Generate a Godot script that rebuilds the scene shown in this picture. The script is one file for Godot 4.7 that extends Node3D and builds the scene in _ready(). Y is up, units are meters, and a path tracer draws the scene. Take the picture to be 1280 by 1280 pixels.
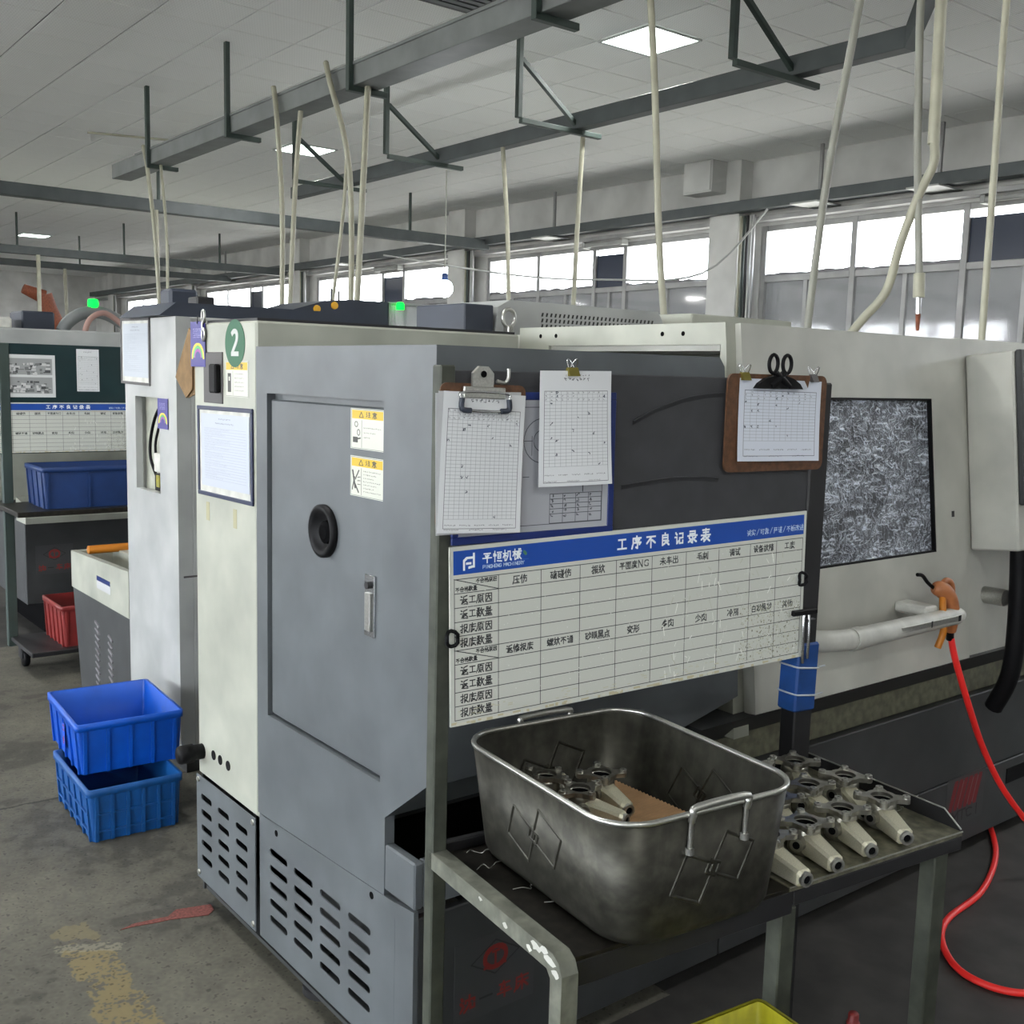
extends Node3D
# A machine shop: a lathe seen from its end, a steel inspection stand in front of it, other machines and a window wall behind.
# World: x runs along the lathe's front, -z along its end cabinet, y is up, metres.

const CEIL := 4.63
const PITCH := 0.647
var taken := {}
var M := {}
var T := {}
var rng := RandomNumberGenerator.new()
var stand_at := Transform3D(Basis(Vector3.UP, deg_to_rad(-6.0)), Vector3(1.184, 0, -1.728))
var slant := Transform3D(Basis(Vector3.RIGHT, deg_to_rad(-6.7)), Vector3(2.34, 0.775, -1.85))

# ---------------------------------------------------------------- shapes
class Shape:
	var st := SurfaceTool.new()
	var xf := Transform3D.IDENTITY
	func _init(t := Transform3D.IDENTITY):
		st.begin(Mesh.PRIMITIVE_TRIANGLES)
		st.set_smooth_group(-1)
		xf = t
	func flat() -> Shape: st.set_smooth_group(-1); return self
	func smooth(g := 1) -> Shape: st.set_smooth_group(g); return self
	func v(p: Vector3, uv := Vector2.ZERO):
		st.set_uv(uv)
		st.add_vertex(xf * p)
	func tri(a: Vector3, b: Vector3, c: Vector3, ua := Vector2.ZERO, ub := Vector2.ZERO, uc := Vector2.ZERO):
		v(a, ua); v(c, uc); v(b, ub)
	func quad(a: Vector3, b: Vector3, c: Vector3, d: Vector3, uv := []):
		if uv.size() == 4:
			tri(a, b, c, uv[0], uv[1], uv[2]); tri(a, c, d, uv[0], uv[2], uv[3])
		else:
			tri(a, b, c); tri(a, c, d)
	# a box between two corners with chamfered edges
	func box(lo: Vector3, hi: Vector3, bevel := 0.003) -> Shape:
		flat()
		var c := (lo + hi) / 2.0
		var h := (hi - lo).abs() / 2.0
		var k: float = min(bevel, min(h.x, min(h.y, h.z)) * 0.45)
		for ax in 3:
			var b := (ax + 1) % 3
			var d := (ax + 2) % 3
			for s in [-1.0, 1.0]:
				var p := []
				for q in [[-1, -1], [1, -1], [1, 1], [-1, 1]]:
					var w := Vector3.ZERO
					w[ax] = s * h[ax]; w[b] = q[0] * (h[b] - k); w[d] = q[1] * (h[d] - k)
					p.append(c + w)
				if s > 0: quad(p[0], p[1], p[2], p[3])
				else: quad(p[3], p[2], p[1], p[0])
			if k <= 0.0: continue
			for s in [-1.0, 1.0]:
				for t in [-1.0, 1.0]:
					var p := []
					for q in [[0, -1], [0, 1], [1, 1], [1, -1]]:
						var w := Vector3.ZERO
						w[ax] = q[1] * (h[ax] - k)
						w[b] = s * (h[b] if q[0] == 0 else h[b] - k)
						w[d] = t * (h[d] - k if q[0] == 0 else h[d])
						p.append(c + w)
					if s * t < 0: quad(p[0], p[1], p[2], p[3])
					else: quad(p[3], p[2], p[1], p[0])
		if k > 0.0:
			for sx in [-1.0, 1.0]:
				for sy in [-1.0, 1.0]:
					for sz in [-1.0, 1.0]:
						var a := c + Vector3(sx * h.x, sy * (h.y - k), sz * (h.z - k))
						var b2 := c + Vector3(sx * (h.x - k), sy * h.y, sz * (h.z - k))
						var d2 := c + Vector3(sx * (h.x - k), sy * (h.y - k), sz * h.z)
						if sx * sy * sz > 0: tri(a, b2, d2)
						else: tri(a, d2, b2)
		return self
	# a polygon in the local xy plane pulled along z from z0 to z1
	func prism(poly: PackedVector2Array, z0: float, z1: float, to := Transform3D.IDENTITY) -> Shape:
		flat()
		var pts := poly
		if Geometry2D.is_polygon_clockwise(pts) == false:
			pts = pts.duplicate(); pts.reverse()
		var keep := xf
		xf = xf * to
		var idx := Geometry2D.triangulate_polygon(pts)
		for i in range(0, idx.size(), 3):
			var a := pts[idx[i]]; var b := pts[idx[i + 1]]; var c := pts[idx[i + 2]]
			if (b - a).cross(c - a) < 0: var sw := b; b = c; c = sw
			tri(Vector3(a.x, a.y, z1), Vector3(b.x, b.y, z1), Vector3(c.x, c.y, z1))
			tri(Vector3(a.x, a.y, z0), Vector3(c.x, c.y, z0), Vector3(b.x, b.y, z0))
		var n := pts.size()
		var area := 0.0
		for i in n: area += pts[i].cross(pts[(i + 1) % n])
		for i in n:
			var a := pts[i]; var b := pts[(i + 1) % n]
			if area < 0: var sw := a; a = b; b = sw
			quad(Vector3(a.x, a.y, z0), Vector3(b.x, b.y, z0), Vector3(b.x, b.y, z1), Vector3(a.x, a.y, z1))
		xf = keep
		return self
	# a round bar along a line of points
	func tube(pts: Array, r, sides := 10, closed := false) -> Shape:
		smooth(2)
		var n := pts.size()
		var rings := []
		var up := Vector3.ZERO
		for i in n:
			var t: Vector3
			if closed: t = (pts[(i + 1) % n] - pts[(i + n - 1) % n]).normalized()
			elif i == 0: t = (pts[1] - pts[0]).normalized()
			elif i == n - 1: t = (pts[i] - pts[i - 1]).normalized()
			else: t = ((pts[i + 1] - pts[i]).normalized() + (pts[i] - pts[i - 1]).normalized()).normalized()
			if up == Vector3.ZERO: up = (Vector3.UP if abs(t.y) < 0.9 else Vector3.RIGHT)
			var s := t.cross(up).normalized()
			up = s.cross(t).normalized()
			var rr: float = r[i] if r is Array else r
			var ring := []
			for k in sides:
				var a := TAU * k / sides
				ring.append(pts[i] + (s * cos(a) + up * sin(a)) * rr)
			rings.append(ring)
		for i in (n if closed else n - 1):
			var p: Array = rings[i]; var q: Array = rings[(i + 1) % n]
			for k in sides:
				var k2 := (k + 1) % sides
				quad(p[k], p[k2], q[k2], q[k])
		if not closed:
			flat()
			for e in [0, n - 1]:
				var c: Vector3 = pts[e]
				for k in sides:
					var k2 := (k + 1) % sides
					if e == 0: tri(c, rings[e][k2], rings[e][k])
					else: tri(c, rings[e][k], rings[e][k2])
		return self
	# a profile of (radius, height) turned round the local y axis
	func lathe(prof: Array, to := Transform3D.IDENTITY, seg := 24, g := 3) -> Shape:
		var keep := xf
		xf = xf * to
		for i in prof.size() - 1:
			smooth(g + i % 2 if prof.size() < 6 else g)
			var a: Vector2 = prof[i]; var b: Vector2 = prof[i + 1]
			for k in seg:
				var t0 := TAU * k / seg; var t1 := TAU * (k + 1) / seg
				var p := [Vector3(a.x * cos(t0), a.y, a.x * sin(t0)), Vector3(a.x * cos(t1), a.y, a.x * sin(t1)), Vector3(b.x * cos(t1), b.y, b.x * sin(t1)), Vector3(b.x * cos(t0), b.y, b.x * sin(t0))]
				if a.x < 1e-5: tri(p[0], p[3], p[2])
				elif b.x < 1e-5: tri(p[0], p[2], p[1])
				else: quad(p[0], p[3], p[2], p[1])
		xf = keep
		return self
	# rings of equal length joined to a skin
	func loft(rings: Array, closed_ring := true, g := 4) -> Shape:
		smooth(g)
		for i in rings.size() - 1:
			var a: Array = rings[i]; var b: Array = rings[i + 1]
			var n := a.size()
			for k in (n if closed_ring else n - 1):
				var k2 := (k + 1) % n
				quad(a[k], b[k], b[k2], a[k2])
		return self
	func cap(ring: Array, flip := false) -> Shape:
		flat()
		var c := Vector3.ZERO
		for p in ring: c += p
		c /= ring.size()
		for k in ring.size():
			var k2 := (k + 1) % ring.size()
			if flip: tri(c, ring[k], ring[k2])
			else: tri(c, ring[k2], ring[k])
		return self
	# a sheet in the local xy plane, front to +z, with a print on its front; bend = [curl at the foot, share of it at the left edge, wave, waves across]
	func sheet(w: float, h: float, thick := 0.001, bend := [], nx := 1, ny := 1) -> Shape:
		smooth(5)
		for side in 2:
			for i in nx:
				for j in ny:
					var c := []
					var u := []
					for q in [[0, 0], [1, 0], [1, 1], [0, 1]]:
						var fx: float = float(i + q[0]) / nx
						var fy: float = float(j + q[1]) / ny
						var dz: float = sag(bend, fx, fy)
						c.append(Vector3((fx - 0.5) * w, (fy - 0.5) * h, dz + (thick if side == 0 else 0.0)))
						u.append(Vector2(fx, 1.0 - fy) if side == 0 else Vector2(0.003, 0.003))
					if side == 0: quad(c[0], c[1], c[2], c[3], u)
					else: quad(c[3], c[2], c[1], c[0], u)
		flat()
		var e := []
		for i in nx: e.append(Vector2(float(i) / nx, 0))
		for j in ny: e.append(Vector2(1, float(j) / ny))
		for i in nx: e.append(Vector2(1.0 - float(i) / nx, 1))
		for j in ny: e.append(Vector2(0, 1.0 - float(j) / ny))
		for k in e.size():
			var a: Vector2 = e[k]; var b: Vector2 = e[(k + 1) % e.size()]
			var za: float = sag(bend, a.x, a.y)
			var zb: float = sag(bend, b.x, b.y)
			var u := Vector2(0.003, 0.003)
			quad(Vector3((a.x - 0.5) * w, (a.y - 0.5) * h, za), Vector3((b.x - 0.5) * w, (b.y - 0.5) * h, zb), Vector3((b.x - 0.5) * w, (b.y - 0.5) * h, zb + thick), Vector3((a.x - 0.5) * w, (a.y - 0.5) * h, za + thick), [u, u, u, u])
		return self
	func sag(b: Array, x: float, y: float) -> float:
		if b.is_empty(): return 0.0
		return b[0] * pow(1.0 - y, 2.0) * (b[1] + (1.0 - b[1]) * x) + b[2] * sin(x * b[3])
	func done() -> ArrayMesh:
		st.generate_normals()
		return st.commit()

func rrect(w: float, d: float, r: float, y: float, n := 6, at := Vector3.ZERO) -> Array:
	var out := []
	for q in [[1, 1, 0], [-1, 1, 1], [-1, -1, 2], [1, -1, 3]]:
		for k in n + 1:
			var a: float = (q[2] + float(k) / n) * PI / 2
			out.append(at + Vector3(q[0] * (w / 2 - r) + r * cos(a), y, q[1] * (d / 2 - r) + r * sin(a)))
	return out

func curve(pts: Array, per := 6) -> Array:
	var out := []
	for i in pts.size() - 1:
		var a: Vector3 = pts[max(i - 1, 0)]; var b: Vector3 = pts[i]; var c: Vector3 = pts[i + 1]; var d: Vector3 = pts[min(i + 2, pts.size() - 1)]
		for k in per: out.append(b.cubic_interpolate(c, a, d, float(k) / per))
	out.append(pts[-1])
	return out

# ---------------------------------------------------------------- objects
func numbered(called: String) -> String:
	if not taken.has(called):
		taken[called] = 0
		return called
	taken[called] += 1
	return "%s_%03d" % [called, taken[called]]

func tag(o: Node, label: String, category := "", group := "", kind := ""):
	if label: o.set_meta("label", label)
	if category: o.set_meta("category", category)
	if group: o.set_meta("group", group)
	if kind: o.set_meta("kind", kind)
	return o

func thing(called: String, label: String, category: String, at := Transform3D.IDENTITY, group := "") -> Node3D:
	var o := Node3D.new()
	o.name = numbered(called)
	add_child(o)
	o.transform = at
	tag(o, label, category, group)
	return o

func solid(called: String, s: Shape, m: Material, label: String, category: String, at := Transform3D.IDENTITY, group := "") -> MeshInstance3D:
	var o := MeshInstance3D.new()
	o.mesh = s.done()
	o.material_override = m
	o.name = numbered(called)
	add_child(o)
	o.transform = at
	tag(o, label, category, group)
	return o

# a part in its parent's own frame
func part(parent: Node3D, called: String, s: Shape, m: Material, at := Transform3D.IDENTITY, label := "") -> MeshInstance3D:
	return put(parent, called, s.done(), m, at, label)

func put(parent: Node3D, called: String, mesh: Mesh, m: Material, at := Transform3D.IDENTITY, label := "") -> MeshInstance3D:
	var o := MeshInstance3D.new()
	o.mesh = mesh
	o.material_override = m
	o.name = called
	parent.add_child(o, true)
	o.transform = at
	if label: o.set_meta("label", label)
	return o

# a part whose shape is given in world places
func wpart(parent: Node3D, called: String, s: Shape, m: Material, label := "") -> MeshInstance3D:
	var t := Transform3D.IDENTITY
	var n: Node = parent
	while n != self:
		t = n.transform * t
		n = n.get_parent()
	return part(parent, called, s, m, t.affine_inverse(), label)

func room(called: String, s: Shape, m: Material) -> MeshInstance3D:
	var o := put(self, called, s.done(), m)
	o.set_meta("kind", "structure")
	return o

func at(x: float, y: float, z: float, turn := 0.0) -> Transform3D:
	return Transform3D(Basis(Vector3.UP, turn), Vector3(x, y, z))

# a place on the inspection stand, in the stand's own frame
func on_stand(x: float, y: float, z: float, b := Basis.IDENTITY) -> Transform3D:
	return stand_at * Transform3D(b, Vector3(x, y, z))

func copy_thing(o: Node3D, to: Transform3D, called: String, label: String) -> Node3D:
	var c := o.duplicate()
	c.name = numbered(called)
	add_child(c)
	c.transform = to
	c.set_meta("label", label)
	return c

# ---------------------------------------------------------------- materials
func grey_tex(size: int, freq: float, lo: float, hi: float, seed_: int, octaves := 4, sx := 1.0, sharp := 1.0) -> ImageTexture:
	var n := FastNoiseLite.new()
	n.seed = seed_
	n.noise_type = FastNoiseLite.TYPE_SIMPLEX_SMOOTH
	n.frequency = freq
	n.fractal_octaves = octaves
	var src := n.get_seamless_image(size, size)
	var img := Image.create(size, size, false, Image.FORMAT_RGB8)
	for y in size:
		for x in size:
			var g: float = src.get_pixel(x, int(y * sx) % size).r
			g = clampf((g - 0.5) * sharp + 0.5, 0, 1)
			g = lerp(lo, hi, g)
			img.set_pixel(x, y, Color(g, g, g))
	img.generate_mipmaps()
	return ImageTexture.create_from_image(img)

func paint(col: Color, rough := 0.5, metal := 0.0, tex = null, scale := 1.0, bump = null, depth := 0.0) -> StandardMaterial3D:
	var m := StandardMaterial3D.new()
	m.albedo_color = col
	m.roughness = rough
	m.metallic = metal
	m.uv1_triplanar = true
	m.uv1_world_triplanar = true
	m.uv1_scale = Vector3.ONE * scale
	if tex: m.albedo_texture = tex
	if bump:
		m.heightmap_enabled = true
		m.heightmap_texture = bump
		m.heightmap_scale = depth
	return m

func printed(img: Image, rough := 0.7) -> StandardMaterial3D:
	var m := StandardMaterial3D.new()
	img.generate_mipmaps()
	m.albedo_texture = ImageTexture.create_from_image(img)
	m.roughness = rough
	return m

func rgb(r: int, g: int, b: int) -> Color:
	return Color8(r, g, b)

# ---------------------------------------------------------------- lettering: strokes on a 16 x 16 field, two digits a point
const GLYPHS := {
	"工": "33d3 838d 2ded", "序": "8182 33e3 33391e 65c5 c598 7698 48e8 e8ca 989e 9e7d", "不": "23e3 932a 868f a7ea",
	"良": "8183 43c3c9 46c6 49c9 434e8c 79ee da9b", "记": "3254 2757 575e8b 93e3e8 98e8 989eeeeb", "录": "42c2c7 45c5 17f7 878f6e 395b 2e7b d99b 8aee",
	"表": "32d2 45c5 18f8 8188 881d 5b5f8d da9c 8aef", "平": "33d3 5567 b597 19f9 838f", "恒": "414f 2427 5567 83f3 95e5eb9b95 98e8 8eff",
	"机": "1575 414f 451b 4779 93996f 93d3deffed", "械": "1464 414f 441a 4668 74f4 b1ccff e7ad d1e2 79b9 868d5f a6ae", "诚": "3254 2757 575e7c 74f4 747a5f 79a9ad b1ccff e7ad d1e2",
	"实": "8183 2623f3f6 5567 4779 1bfb 969b2f 9cef", "可": "13f3 c3cf9e 3686 868b 3b8b 363c", "靠": "5133 43d3 8186 16f6 48c8ca4a48 6b5f aaaf 2c6c 2e6e adee acec",
	"严": "22e2 6269 a2a9 3557 d5b7 29e9 394c2f", "谨": "3254 2757 575e7c 83f3 a1a5 d1d5 a5d5 97e7ea9a97 b5bf 9cec 8fff", "断": "212e8e 3546 7565 3787 535c 583b 5879 d1b2 a2a98f a7f7 d7df",
	"改": "1373 7378 1878 181e6c b185 a4f4 e48f 86ff", "进": "2243 1757 575c 5c3e 3eff 84f4 79f9 a1a97d d1dd", "压": "32f2 323a1f a5ae 68e8 4efe cbdd",
	"伤": "5118 454f a175 83f3 77e7edcd b47f", "磕": "1363 432b 3868 3d6d 383e 686d 83f3 b1b6 76f6 b6a8e8 8aeaee8e8a aaae cace 7eff", "碰": "1363 432b 3868 3d6d 383e 686d a1b3 e1d3 84f4 b4be d4de 879b f7eb 7eff",
	"振": "1464 414f2e 1b68 82f2 828a6f a5e5 98f8 a8afcd c8ff eacc", "纹": "4125 2565 652a 2a69 1e6c a1b3 74f4 d47f 84ff", "N": "3f31dfd1", "G": "d4b272343c6eaeddd9a9",
	"面": "12f2 8275 25e5ef2f25 656f a5af 68a8 6cac", "度": "8183 33f3 333a1f 56f6 7479 b4b9 79b9 5bdb db4f 6bff", "未": "44c4 18f8 818f 881e 88fe",
	"车": "33d3 7148 48d8 1bfb 858f", "出": "818e 3237 37d7 d2d7 292e 2eee e9ee", "毛": "c133 36d6 1ae9 727dfd fdfa", "刺": "1494 515f 262999 9996 591e 599d b3bb e1efcd",
	"调": "3254 2757 575e7c 82f2fece 82896f a5d5 b3b8 98e8 aadaddadaa", "试": "3254 2757 575e7c 74f4 b1bacefffc e1f3 78b8 989d 7ebc", "设": "3254 2757 575e7c 919579 91d1d5f5 88e8 e87f 89ff",
	"备": "6127 53c3 c318 45f9 4ada 4a4f dadf 4fdf 8a8f 4cdc", "故": "1575 414a 2a6a6f2f2a b185 a4f4 e47f 86ff", "障": "222f 2262 6246 4668 684a 83f3 b1b3 77f7 a4b6 d4c6 99e9ed9d99 9beb bdbg 7ffe",
	"废": "8183 33f3 333a1f 6467f7 945f 8bcb cb6f 8bff", "合": "8118 81f8 57b7 4aca 4a4f cacf 4fcf", "格": "1565 414f 451b 4769 a186 93e3 e37a 95fb 9aea 9a9f eaef 9fef",
	"原": "32f2 322a0f 9375 55d5db5b55 58d8 9b9f7e 6c4f ccef", "因": "22e2ef2f22 46c6 8386 864d 86cd", "数": "2133 6153 1575 4148 4518 4568 1a7a 491d 3c7f 6a2f a185 a4f4 e47f 96ff",
	"量": "41c1c54541 43c3 17f7 48c8cb4b48 878f 3ded 1fff", "返": "2243 1757 575c 5c3e 3eff e173 737a5d 77e7 e76d 88fd", "报": "1464 414f2e 1b68 828f 82e2e6c6 87e7 e78f 8aff",
	"修": "4118 343f 656c a176 93e3 d378 95f8 d98b eb8d fd7f", "螺": "1464 6469 1969 1419 313e 1e6c 5b7e 82f2f78782 85f5 c2c7 a8d9 d97b 7bec ccbf 9d7f edff",
	"通": "2243 1757 575c 5c3e 3eff 82e2 e2b4 85f5fd 858d 88f8 8bfb c5cd", "砂": "1363 432b 3868 3d6d 383e 686d c1ca 9478 e3f7 fa7f", "眼": "2252 525d 222d 2d5d 2656 2959 82e2e8 85e5 88e8 828fbc b8ff eabc",
	"黑": "31d1d73731 4355 c3b5 818c 39d9 1cfc 3e1g 6e6g aeag defg", "点": "8186 84e4 37d7db3b37 3e1g 6e6g aeag defg", "变": "8183 23f3 6368 a3a8 4528 c5f8 49d9 d93f 4aef",
	"形": "2282 1888 42491f 727f e2a5 f6a9 fa9f", "多": "9146 63c3 c329 6577 a85c 89e9 e91g 8aac", "肉": "23e3efce 232f 8147 86a9 8a4e 8bbe", "少": "818a 5428 b4f8 db2f",
	"冷": "1233 1d39 b158 b1f8 a6b8 79d9 d9ac 8cbf", "隔": "222f 2262 6246 4668 684a 82f2 94e4e79794 79f9ff 797f 9cec cccf", "白": "8164 34d4df3f34 39d9",
	"其": "14f4 414b b1bb 47b7 49b9 1bfb 5c2f abef", "他": "5118 343f 68f5fadb a1ac 737efefb", "沈": "2234 1638 1e4a 6765f5f7 a1a95f b9bdfdfa", "一": "28e8",
	"床": "8183 33f3 333a1f 57f7 949f 974d 97fd", "注": "2234 1638 1e4a a1b3 84e4 89e9 b4be 7efe", "意": "7082 33d3 6365 a3a5 15f5 47c7cb4b47 49c9 3d1g 6d6gbgbe 9dae ddff",
	"/": "c14f", "P": "3f31b1d3d6b838", "I": "818f", "H": "313f d1df 38d8", "E": "d1313fdf 38b8", "M": "2f2189e1ef", "A": "2f81ef 4aca", "C": "d48214263c6edd", "R": "3f31b1d3d6b838 88df", "Y": "2187e1 878f", "T": "21e1 818f",
	"2": "3562b1d4d63ede", "0": "51b1d4dcbf5f3c3451", "1": "5381 818f",
}

func stroke(img: Image, a: Vector2, b: Vector2, w: float, col: Color):
	var n := int(ceil(a.distance_to(b) / max(1.0, w * 0.5)))
	var k := int(max(1, round(w)))
	for i in n + 1:
		var p: Vector2 = a.lerp(b, float(i) / max(1, n))
		img.fill_rect(Rect2i(int(round(p.x - k / 2.0)), int(round(p.y - k / 2.0)), k, k), col)

func letters(img: Image, text: String, x: float, y: float, size: float, col: Color, w: float, step := 1.0, squeeze := 1.0):
	for i in text.length():
		var c := text[i]
		if GLYPHS.has(c):
			for s in GLYPHS[c].split(" "):
				var prev := Vector2.INF
				for k in range(0, s.length() - 1, 2):
					var gx := "0123456789abcdefg".find(s[k])
					var gy := "0123456789abcdefg".find(s[k + 1])
					var p := Vector2(x + gx * size * squeeze / 16.0, y + gy * size / 16.0)
					if prev != Vector2.INF: stroke(img, prev, p, w, col)
					prev = p
		x += size * squeeze * step

func blank(w: int, h: int, col: Color) -> Image:
	var img := Image.create(w, h, false, Image.FORMAT_RGB8)
	img.fill(col)
	return img

func frame_lines(img: Image, xs: Array, ys: Array, col: Color, w := 2):
	for x in xs: img.fill_rect(Rect2i(int(x), int(ys[0]), w, int(ys[-1] - ys[0]) + w), col)
	for y in ys: img.fill_rect(Rect2i(int(xs[0]), int(y), int(xs[-1] - xs[0]) + w, w), col)

func speckle(img: Image, n: int, box: Rect2i, cols: Array, big := 3):
	for i in n:
		var c: Color = cols[rng.randi() % cols.size()]
		img.fill_rect(Rect2i(box.position.x + rng.randi() % box.size.x, box.position.y + rng.randi() % box.size.y, 1 + rng.randi() % big, 1 + rng.randi() % big), c)

# the defect record sheet: blue heading, ruled table
func record_sheet() -> Image:
	var W := 1500
	var H := 520
	var img := blank(W, H, rgb(198, 200, 192))
	var ink := rgb(42, 44, 46)
	var blue := rgb(22, 72, 160)
	img.fill_rect(Rect2i(12, 12, W - 24, 68), blue)
	var white := rgb(236, 240, 244)
	letters(img, "工序不良记录表", 620, 22, 46, white, 6, 1.32)
	# the firm's mark and name
	stroke(img, Vector2(48, 66), Vector2(48, 42), 7, white); stroke(img, Vector2(48, 42), Vector2(58, 34), 7, white); stroke(img, Vector2(58, 34), Vector2(76, 34), 7, white)
	stroke(img, Vector2(58, 50), Vector2(70, 50), 7, white); stroke(img, Vector2(82, 24), Vector2(82, 60), 7, white); stroke(img, Vector2(82, 60), Vector2(66, 62), 7, white)
	letters(img, "平恒机械", 112, 22, 34, white, 4, 1.05)
	letters(img, "PINGHENG MACHINERY", 112, 60, 11, rgb(190, 205, 228), 2, 0.75)
	stroke(img, Vector2(262, 34), Vector2(268, 40), 8, rgb(70, 120, 90)); stroke(img, Vector2(252, 56), Vector2(278, 56), 2, rgb(60, 100, 175))
	letters(img, "诚实/可靠/严谨/不断改进", 1200, 44, 22, rgb(205, 218, 235), 2.4, 1.0)
	var xs := [14, 168, 324, 474, 620, 770, 920, 1070, 1220, 1350, W - 16]
	var ys := []
	for k in 11: ys.append(92 + k * 41.0)
	frame_lines(img, xs, ys, ink, 2)
	for base in [0, 5]:
		var y0: float = ys[base]
		stroke(img, Vector2(14, y0), Vector2(168, y0 + 41), 2, ink)
		letters(img, "不合格原因", 88, y0 + 3, 15, ink, 1.6, 1.02)
		letters(img, "不合格数量", 18, y0 + 23, 15, ink, 1.6, 1.02)
		var rows := ["返工原因", "返工数量", "报废原因", "报废数量"]
		for k in 4: letters(img, rows[k], 34, ys[base + 1 + k] + 7, 28, ink, 2.6, 1.02)
	var heads := ["压伤", "磕碰伤", "振纹", "平面度NG", "未车出", "毛刺", "调试", "设备故障", "工废"]
	var more := ["返修报废", "螺纹不通", "砂眼黑点", "变形", "多肉", "少肉", "冷隔", "白砂黑砂", "其他"]
	for r in 2:
		for k in 9:
			var t: String = (heads if r == 0 else more)[k]
			var sz := 27.0 if t.length() < 4 else 25.0
			letters(img, t, (xs[k + 1] + xs[k + 2]) / 2.0 - t.length() * sz * 0.5, ys[r * 5] + 8, sz, ink, 2.6, 1.02)
	# scuffs, oil grime at the worn right end, yellowing cells
	for i in 130:
		var p := Vector2(rng.randf_range(820, 1480), rng.randf_range(130, 500))
		var g := rng.randf_range(0.0, 1.0)
		stroke(img, p, p + Vector2(rng.randf_range(-14, 14), rng.randf_range(4, 34)), 1 + rng.randi() % 3, rgb(232, 233, 226) if g > 0.5 else rgb(186, 187, 172))
	speckle(img, 700, Rect2i(1180, 300, 300, 206), [rgb(150, 150, 130), rgb(172, 172, 152), rgb(120, 120, 104), rgb(196, 196, 180)], 6)
	speckle(img, 1600, Rect2i(0, 96, W, H - 96), [rgb(205, 206, 196), rgb(224, 226, 220), rgb(198, 200, 188)], 3)
	for i in 60:
		var p := Vector2(rng.randf_range(20, 1480), rng.randf_range(470, 500))
		stroke(img, p, p + Vector2(rng.randf_range(4, 20), 0), 2, rgb(190, 188, 160))
	for i in 90: img.fill_rect(Rect2i(rng.randi() % W, H - 8 - rng.randi() % 5, 6 + rng.randi() % 26, 4 + rng.randi() % 8), rgb(188, 180, 148) if i % 2 else rgb(206, 204, 190))
	frame_lines(img, [xs[0], xs[-1]], [ys[0], ys[-1]], ink, 2)
	return img

# a ruled shop form with a heading, some filled cells and signatures
func form_sheet(w: int, h: int, cols: int, rows: int, head: int, foot: int, title: bool, bg := Color8(212, 214, 216)) -> Image:
	var img := blank(w, h, bg)
	var ink := rgb(70, 72, 78)
	var m := int(w * 0.06)
	if title:
		for k in 7: scrawl(img, w * 0.32 + k * w * 0.052, head * 0.35, w * 0.036, ink, 2)
		for k in 9: scrawl(img, w * 0.33 + k * w * 0.04, head * 0.18, w * 0.022, ink, 1)
	var xs := []
	for k in cols + 1: xs.append(m + (w - 2 * m) * k / float(cols))
	var ys := []
	for k in rows + 1: ys.append(head + (h - head - foot) * k / float(rows))
	frame_lines(img, xs, ys, rgb(120, 124, 128), 1)
	frame_lines(img, [xs[0], xs[-1]], [ys[0], h - m * 0.8], ink, 2)
	for r in 3:
		for c in cols:
			if rng.randf() < 0.75: scrawl(img, xs[c] + 3, ys[r] + 3, (ys[1] - ys[0]) * 0.6, ink, 1)
	for i in 16:
		var c := rng.randi() % cols
		var r := rng.randi() % rows
		scrawl(img, xs[c] + 2, ys[r] + 1, (ys[1] - ys[0]) * 0.9, rgb(50, 54, 70), 2)
	for k in 5: scrawl_line(img, m + k * (w - 2 * m) / 5.0 + 6, h - foot * 0.6, w * 0.12, ink)
	for k in 3: scrawl_line(img, m + k * (w - 2 * m) / 3.0 + 6, h - foot * 0.28, w * 0.16, ink)
	return img

func scrawl(img: Image, x: float, y: float, s: float, col: Color, w: float):
	var p := Vector2(x + rng.randf() * s, y + rng.randf() * s)
	for k in 4:
		var q := Vector2(x + rng.randf() * s, y + rng.randf() * s)
		stroke(img, p, q, w, col)
		p = q

func scrawl_line(img: Image, x: float, y: float, l: float, col: Color):
	var k := 0.0
	while k < l:
		scrawl(img, x + k, y, 6, col, 1)
		k += 8

func notice_sheet(bg: Color) -> Image:
	var img := blank(420, 300, bg)
	scrawl_line(img, 160, 16, 100, rgb(70, 70, 80))
	scrawl_line(img, 130, 34, 160, rgb(70, 70, 80))
	for k in 20: img.fill_rect(Rect2i(26, 58 + k * 11, 368, 1), rgb(140, 144, 156))
	for k in 19:
		scrawl_line(img, 30, 60 + k * 11, 40 + rng.randf() * 200, rgb(150, 154, 164))
	return img

func drawing_sheet() -> Image:
	var img := blank(560, 420, rgb(168, 170, 176))
	var ink := rgb(70, 72, 78)
	frame_lines(img, [24, 534], [24, 396], ink, 2)
	for c in [[300, 130, 70], [300, 130, 34], [420, 170, 40], [180, 150, 44], [330, 230, 26]]:
		var prev := Vector2(c[0] + c[2], c[1])
		for k in 33:
			var p := Vector2(c[0] + c[2] * cos(TAU * k / 32.0), c[1] + c[2] * sin(TAU * k / 32.0))
			stroke(img, prev, p, 2, ink); prev = p
	for k in 24:
		var p := Vector2(rng.randf_range(60, 500), rng.randf_range(50, 280))
		stroke(img, p, p + (Vector2(rng.randf_range(20, 90), 0) if k % 2 else Vector2(0, rng.randf_range(20, 70))), 1.5, ink)
	frame_lines(img, [330, 380, 430, 480, 532], [300, 316, 332, 348, 364, 394], ink, 2)
	for k in 20: scrawl(img, 334 + (k % 4) * 50, 302 + int(k / 4) * 16, 12, ink, 2)
	for k in 6: scrawl_line(img, 40, 300 + k * 14, 90, ink)
	return img

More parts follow.
